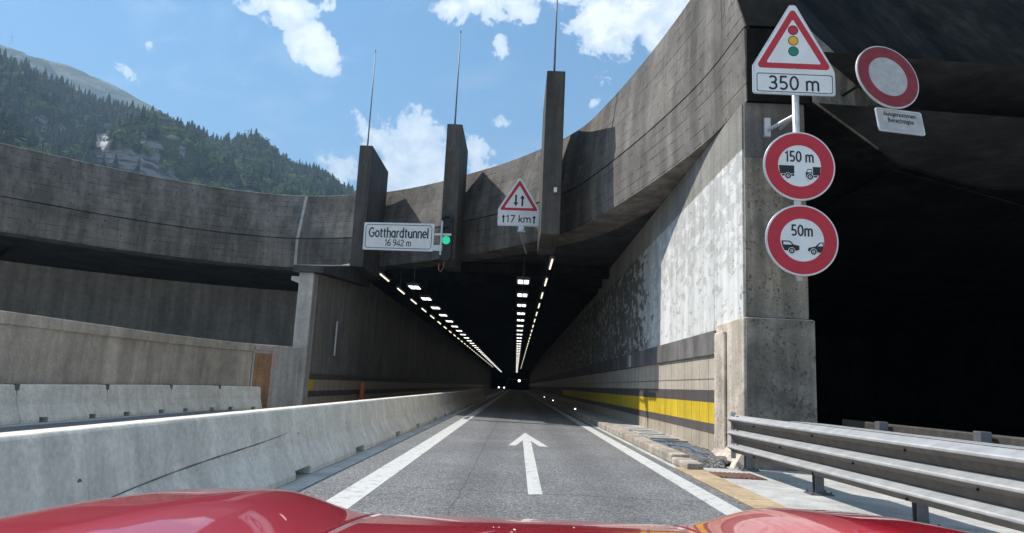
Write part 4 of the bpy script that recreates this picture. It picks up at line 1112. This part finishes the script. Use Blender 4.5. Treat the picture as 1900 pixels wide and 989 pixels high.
def forest(name, spots, protos, mat):
    """spots: x, y, z, height, tone"""
    V = []; FV = []; tone = []; nv = 0
    for (x, yy, z, h, tn) in spots:
        pv, pf_ = protos[rng.integers(len(protos))]; a = rng.uniform(0, 6.28); ca, sa = math.cos(a), math.sin(a)
        wv_ = rng.uniform(.85, 1.2)
        q = pv*h; X = (q[:,0]*ca-q[:,1]*sa)*wv_+x; Y = (q[:,0]*sa+q[:,1]*ca)*wv_+yy
        V.append(np.stack([X, Y, q[:,2]+z-.03*h], 1)); f = np.array(pf_)+nv; FV.append(f); nv += len(pv)
        tone.append(np.clip(tn+rng.normal(0,.12,len(pf_)), 0, 1))
    V = np.concatenate(V); FV = np.concatenate(FV); tone = np.concatenate(tone)
    tri_ = FV[:,2] == FV[:,3]
    me = bpy.data.meshes.new(name)
    faces = [tuple(f[:3]) if t_ else tuple(f) for f, t_ in zip(FV.tolist(), tri_)]
    me.from_pydata(V.tolist(), [], faces); me.update()
    at3 = me.attributes.new('tone', 'FLOAT', 'FACE'); at3.data.foreach_set('value', tone.astype(np.float32))
    o = bpy.data.objects.new(name, me); COL.objects.link(o); me.materials.append(mat); return o
na, nr, _ = VN.shape
def slope_pt(fi, fj):
    i, j = int(fi), int(fj); a, b = fi-i, fj-j; i2, j2 = min(i+1, na-1), min(j+1, nr-1)
    return VN[i,j]*(1-a)*(1-b)+VN[i2,j]*a*(1-b)+VN[i,j2]*(1-a)*b+VN[i2,j2]*a*b
leafs, cons, sky_cons = [], [], []
for _ in range(15000):
    fi = rng.uniform(0, na-1.01); u = rng.uniform(.12, 1.0)
    rr = R0+(SKY_D-R0)*u
    if rng.uniform() > rr/SKY_D: continue
    p = slope_pt(fi, u/1.25*(nr-1)); az = math.degrees(math.atan2(p[0], p[1]))
    if az > -6 or az < -46: continue
    el = math.degrees(math.atan2(p[2]-CAMH, math.hypot(p[0], p[1])))
    ce = in_ell(az, el, cliffs)+rng.normal(0, .12)
    if ce > 0.08 and rng.uniform() < .88: continue
    nzv = mn.fractal(Vector((p[0]*.012, p[1]*.012, 3.3)), 1.0, 2.0, 4, noise_basis='PERLIN_ORIGINAL')
    dark = .22+.42*max(0, (u-.72)/.28)+(.5 if az < -31.5 else 0)+nzv*.7
    if rng.uniform() < dark*.75:
        cons.append((*p, rng.uniform(13, 24), np.clip(.5+nzv*.5+rng.normal(0,.15), 0, 1)))
    else:
        leafs.append((*p, rng.uniform(8, 14), np.clip(.5+nzv*.8+rng.normal(0,.30), 0, 1)))
kind(forest('leafy_woodland', leafs, lea_p, M['forest']), 'stuff')
kind(forest('conifer_woodland', cons, con_p, M['conifer']), 'stuff')
# conifers that stand out along the skyline
base = None
for k in range(46):
    az = -35.5+22.5*(k+rng.uniform(-.4,.4))/46
    fi = (az+62)/70*(na-1); p = slope_pt(fi, (rng.uniform(.955, .995))/1.25*(nr-1)); h = rng.uniform(17, 27) if az < -27 else rng.uniform(12, 19)
    if base is None:
        base = forest('conifer_tree', [(0,0,0,1,.35)], con_p[:1], M['conifer'])
        o = base
    else:
        o = base.copy(); COL.objects.link(o)
    o.location = (p[0], p[1], p[2]-.6); o.scale = (h, h, h); o.rotation_euler.z = rng.uniform(0, 6)
    tag(o, 'dark pointed conifer standing out along the skyline of the wooded mountainside', 'tree', 'skyline conifers')
# pylons on the ridge
def pylon(px, py, D, h, label):
    c = at(px, py, y=D); d = Vector((c.x, c.y, 0)).normalized(); s = Vector((d.y, -d.x, 0))
    P = thing('power_pylon', label, 'pylon', c)
    b = MB(); w = .11*h
    lv = [(0,w),(.35*h,w*.6),(.62*h,w*.35),(h,w*.1)]
    for sx, sy in ((-1,-1),(1,-1),(1,1),(-1,1)): b.tube([s*sx*q+d*sy*q+Vector((0,0,z)) for z, q in lv], .22, 4)
    for (z0, q0), (z1, q1) in zip(lv[:-1], lv[1:]):
        b.tube([-s*q0-d*q0+Vector((0,0,z0)), s*q1-d*q1+Vector((0,0,z1))], .14, 4); b.tube([s*q0-d*q0+Vector((0,0,z0)), -s*q1-d*q1+Vector((0,0,z1))], .14, 4)
    b.build('lattice', M['steel_post'], P)
    for z in (.68*h, .88*h):
        MB().tube([-s*.26*h+Vector((0,0,z)), Vector((0,0,z+.04*h)), s*.26*h+Vector((0,0,z))], .25, 4).build('crossarm', M['steel_post'], P)
pylon(458, 268, 930, 22, 'small lattice power pylon on the lower wooded ridge')
pylon(20, 84, 2100, 34, 'tiny lattice power pylon on the highest grassy ridge at the left edge')

# ------------------------------------------------------------------ haze over the valley
hzb = MB().box(-3900, 3900, -2900, 5100, -1.6, 1700)
mt = bpy.data.materials.new('haze_air'); mt.use_nodes = True; nt = mt.node_tree; nt.nodes.clear()
ou = nt.nodes.new('ShaderNodeOutputMaterial'); pv = nt.nodes.new('ShaderNodeVolumePrincipled')
pv.inputs['Color'].default_value = (.50,.74,1,1); pv.inputs['Density'].default_value = .00026; pv.inputs['Anisotropy'].default_value = .2
nt.links.new(pv.outputs[0], ou.inputs['Volume'])
ho = hzb.build('haze', mt); kind(ho, 'stuff')
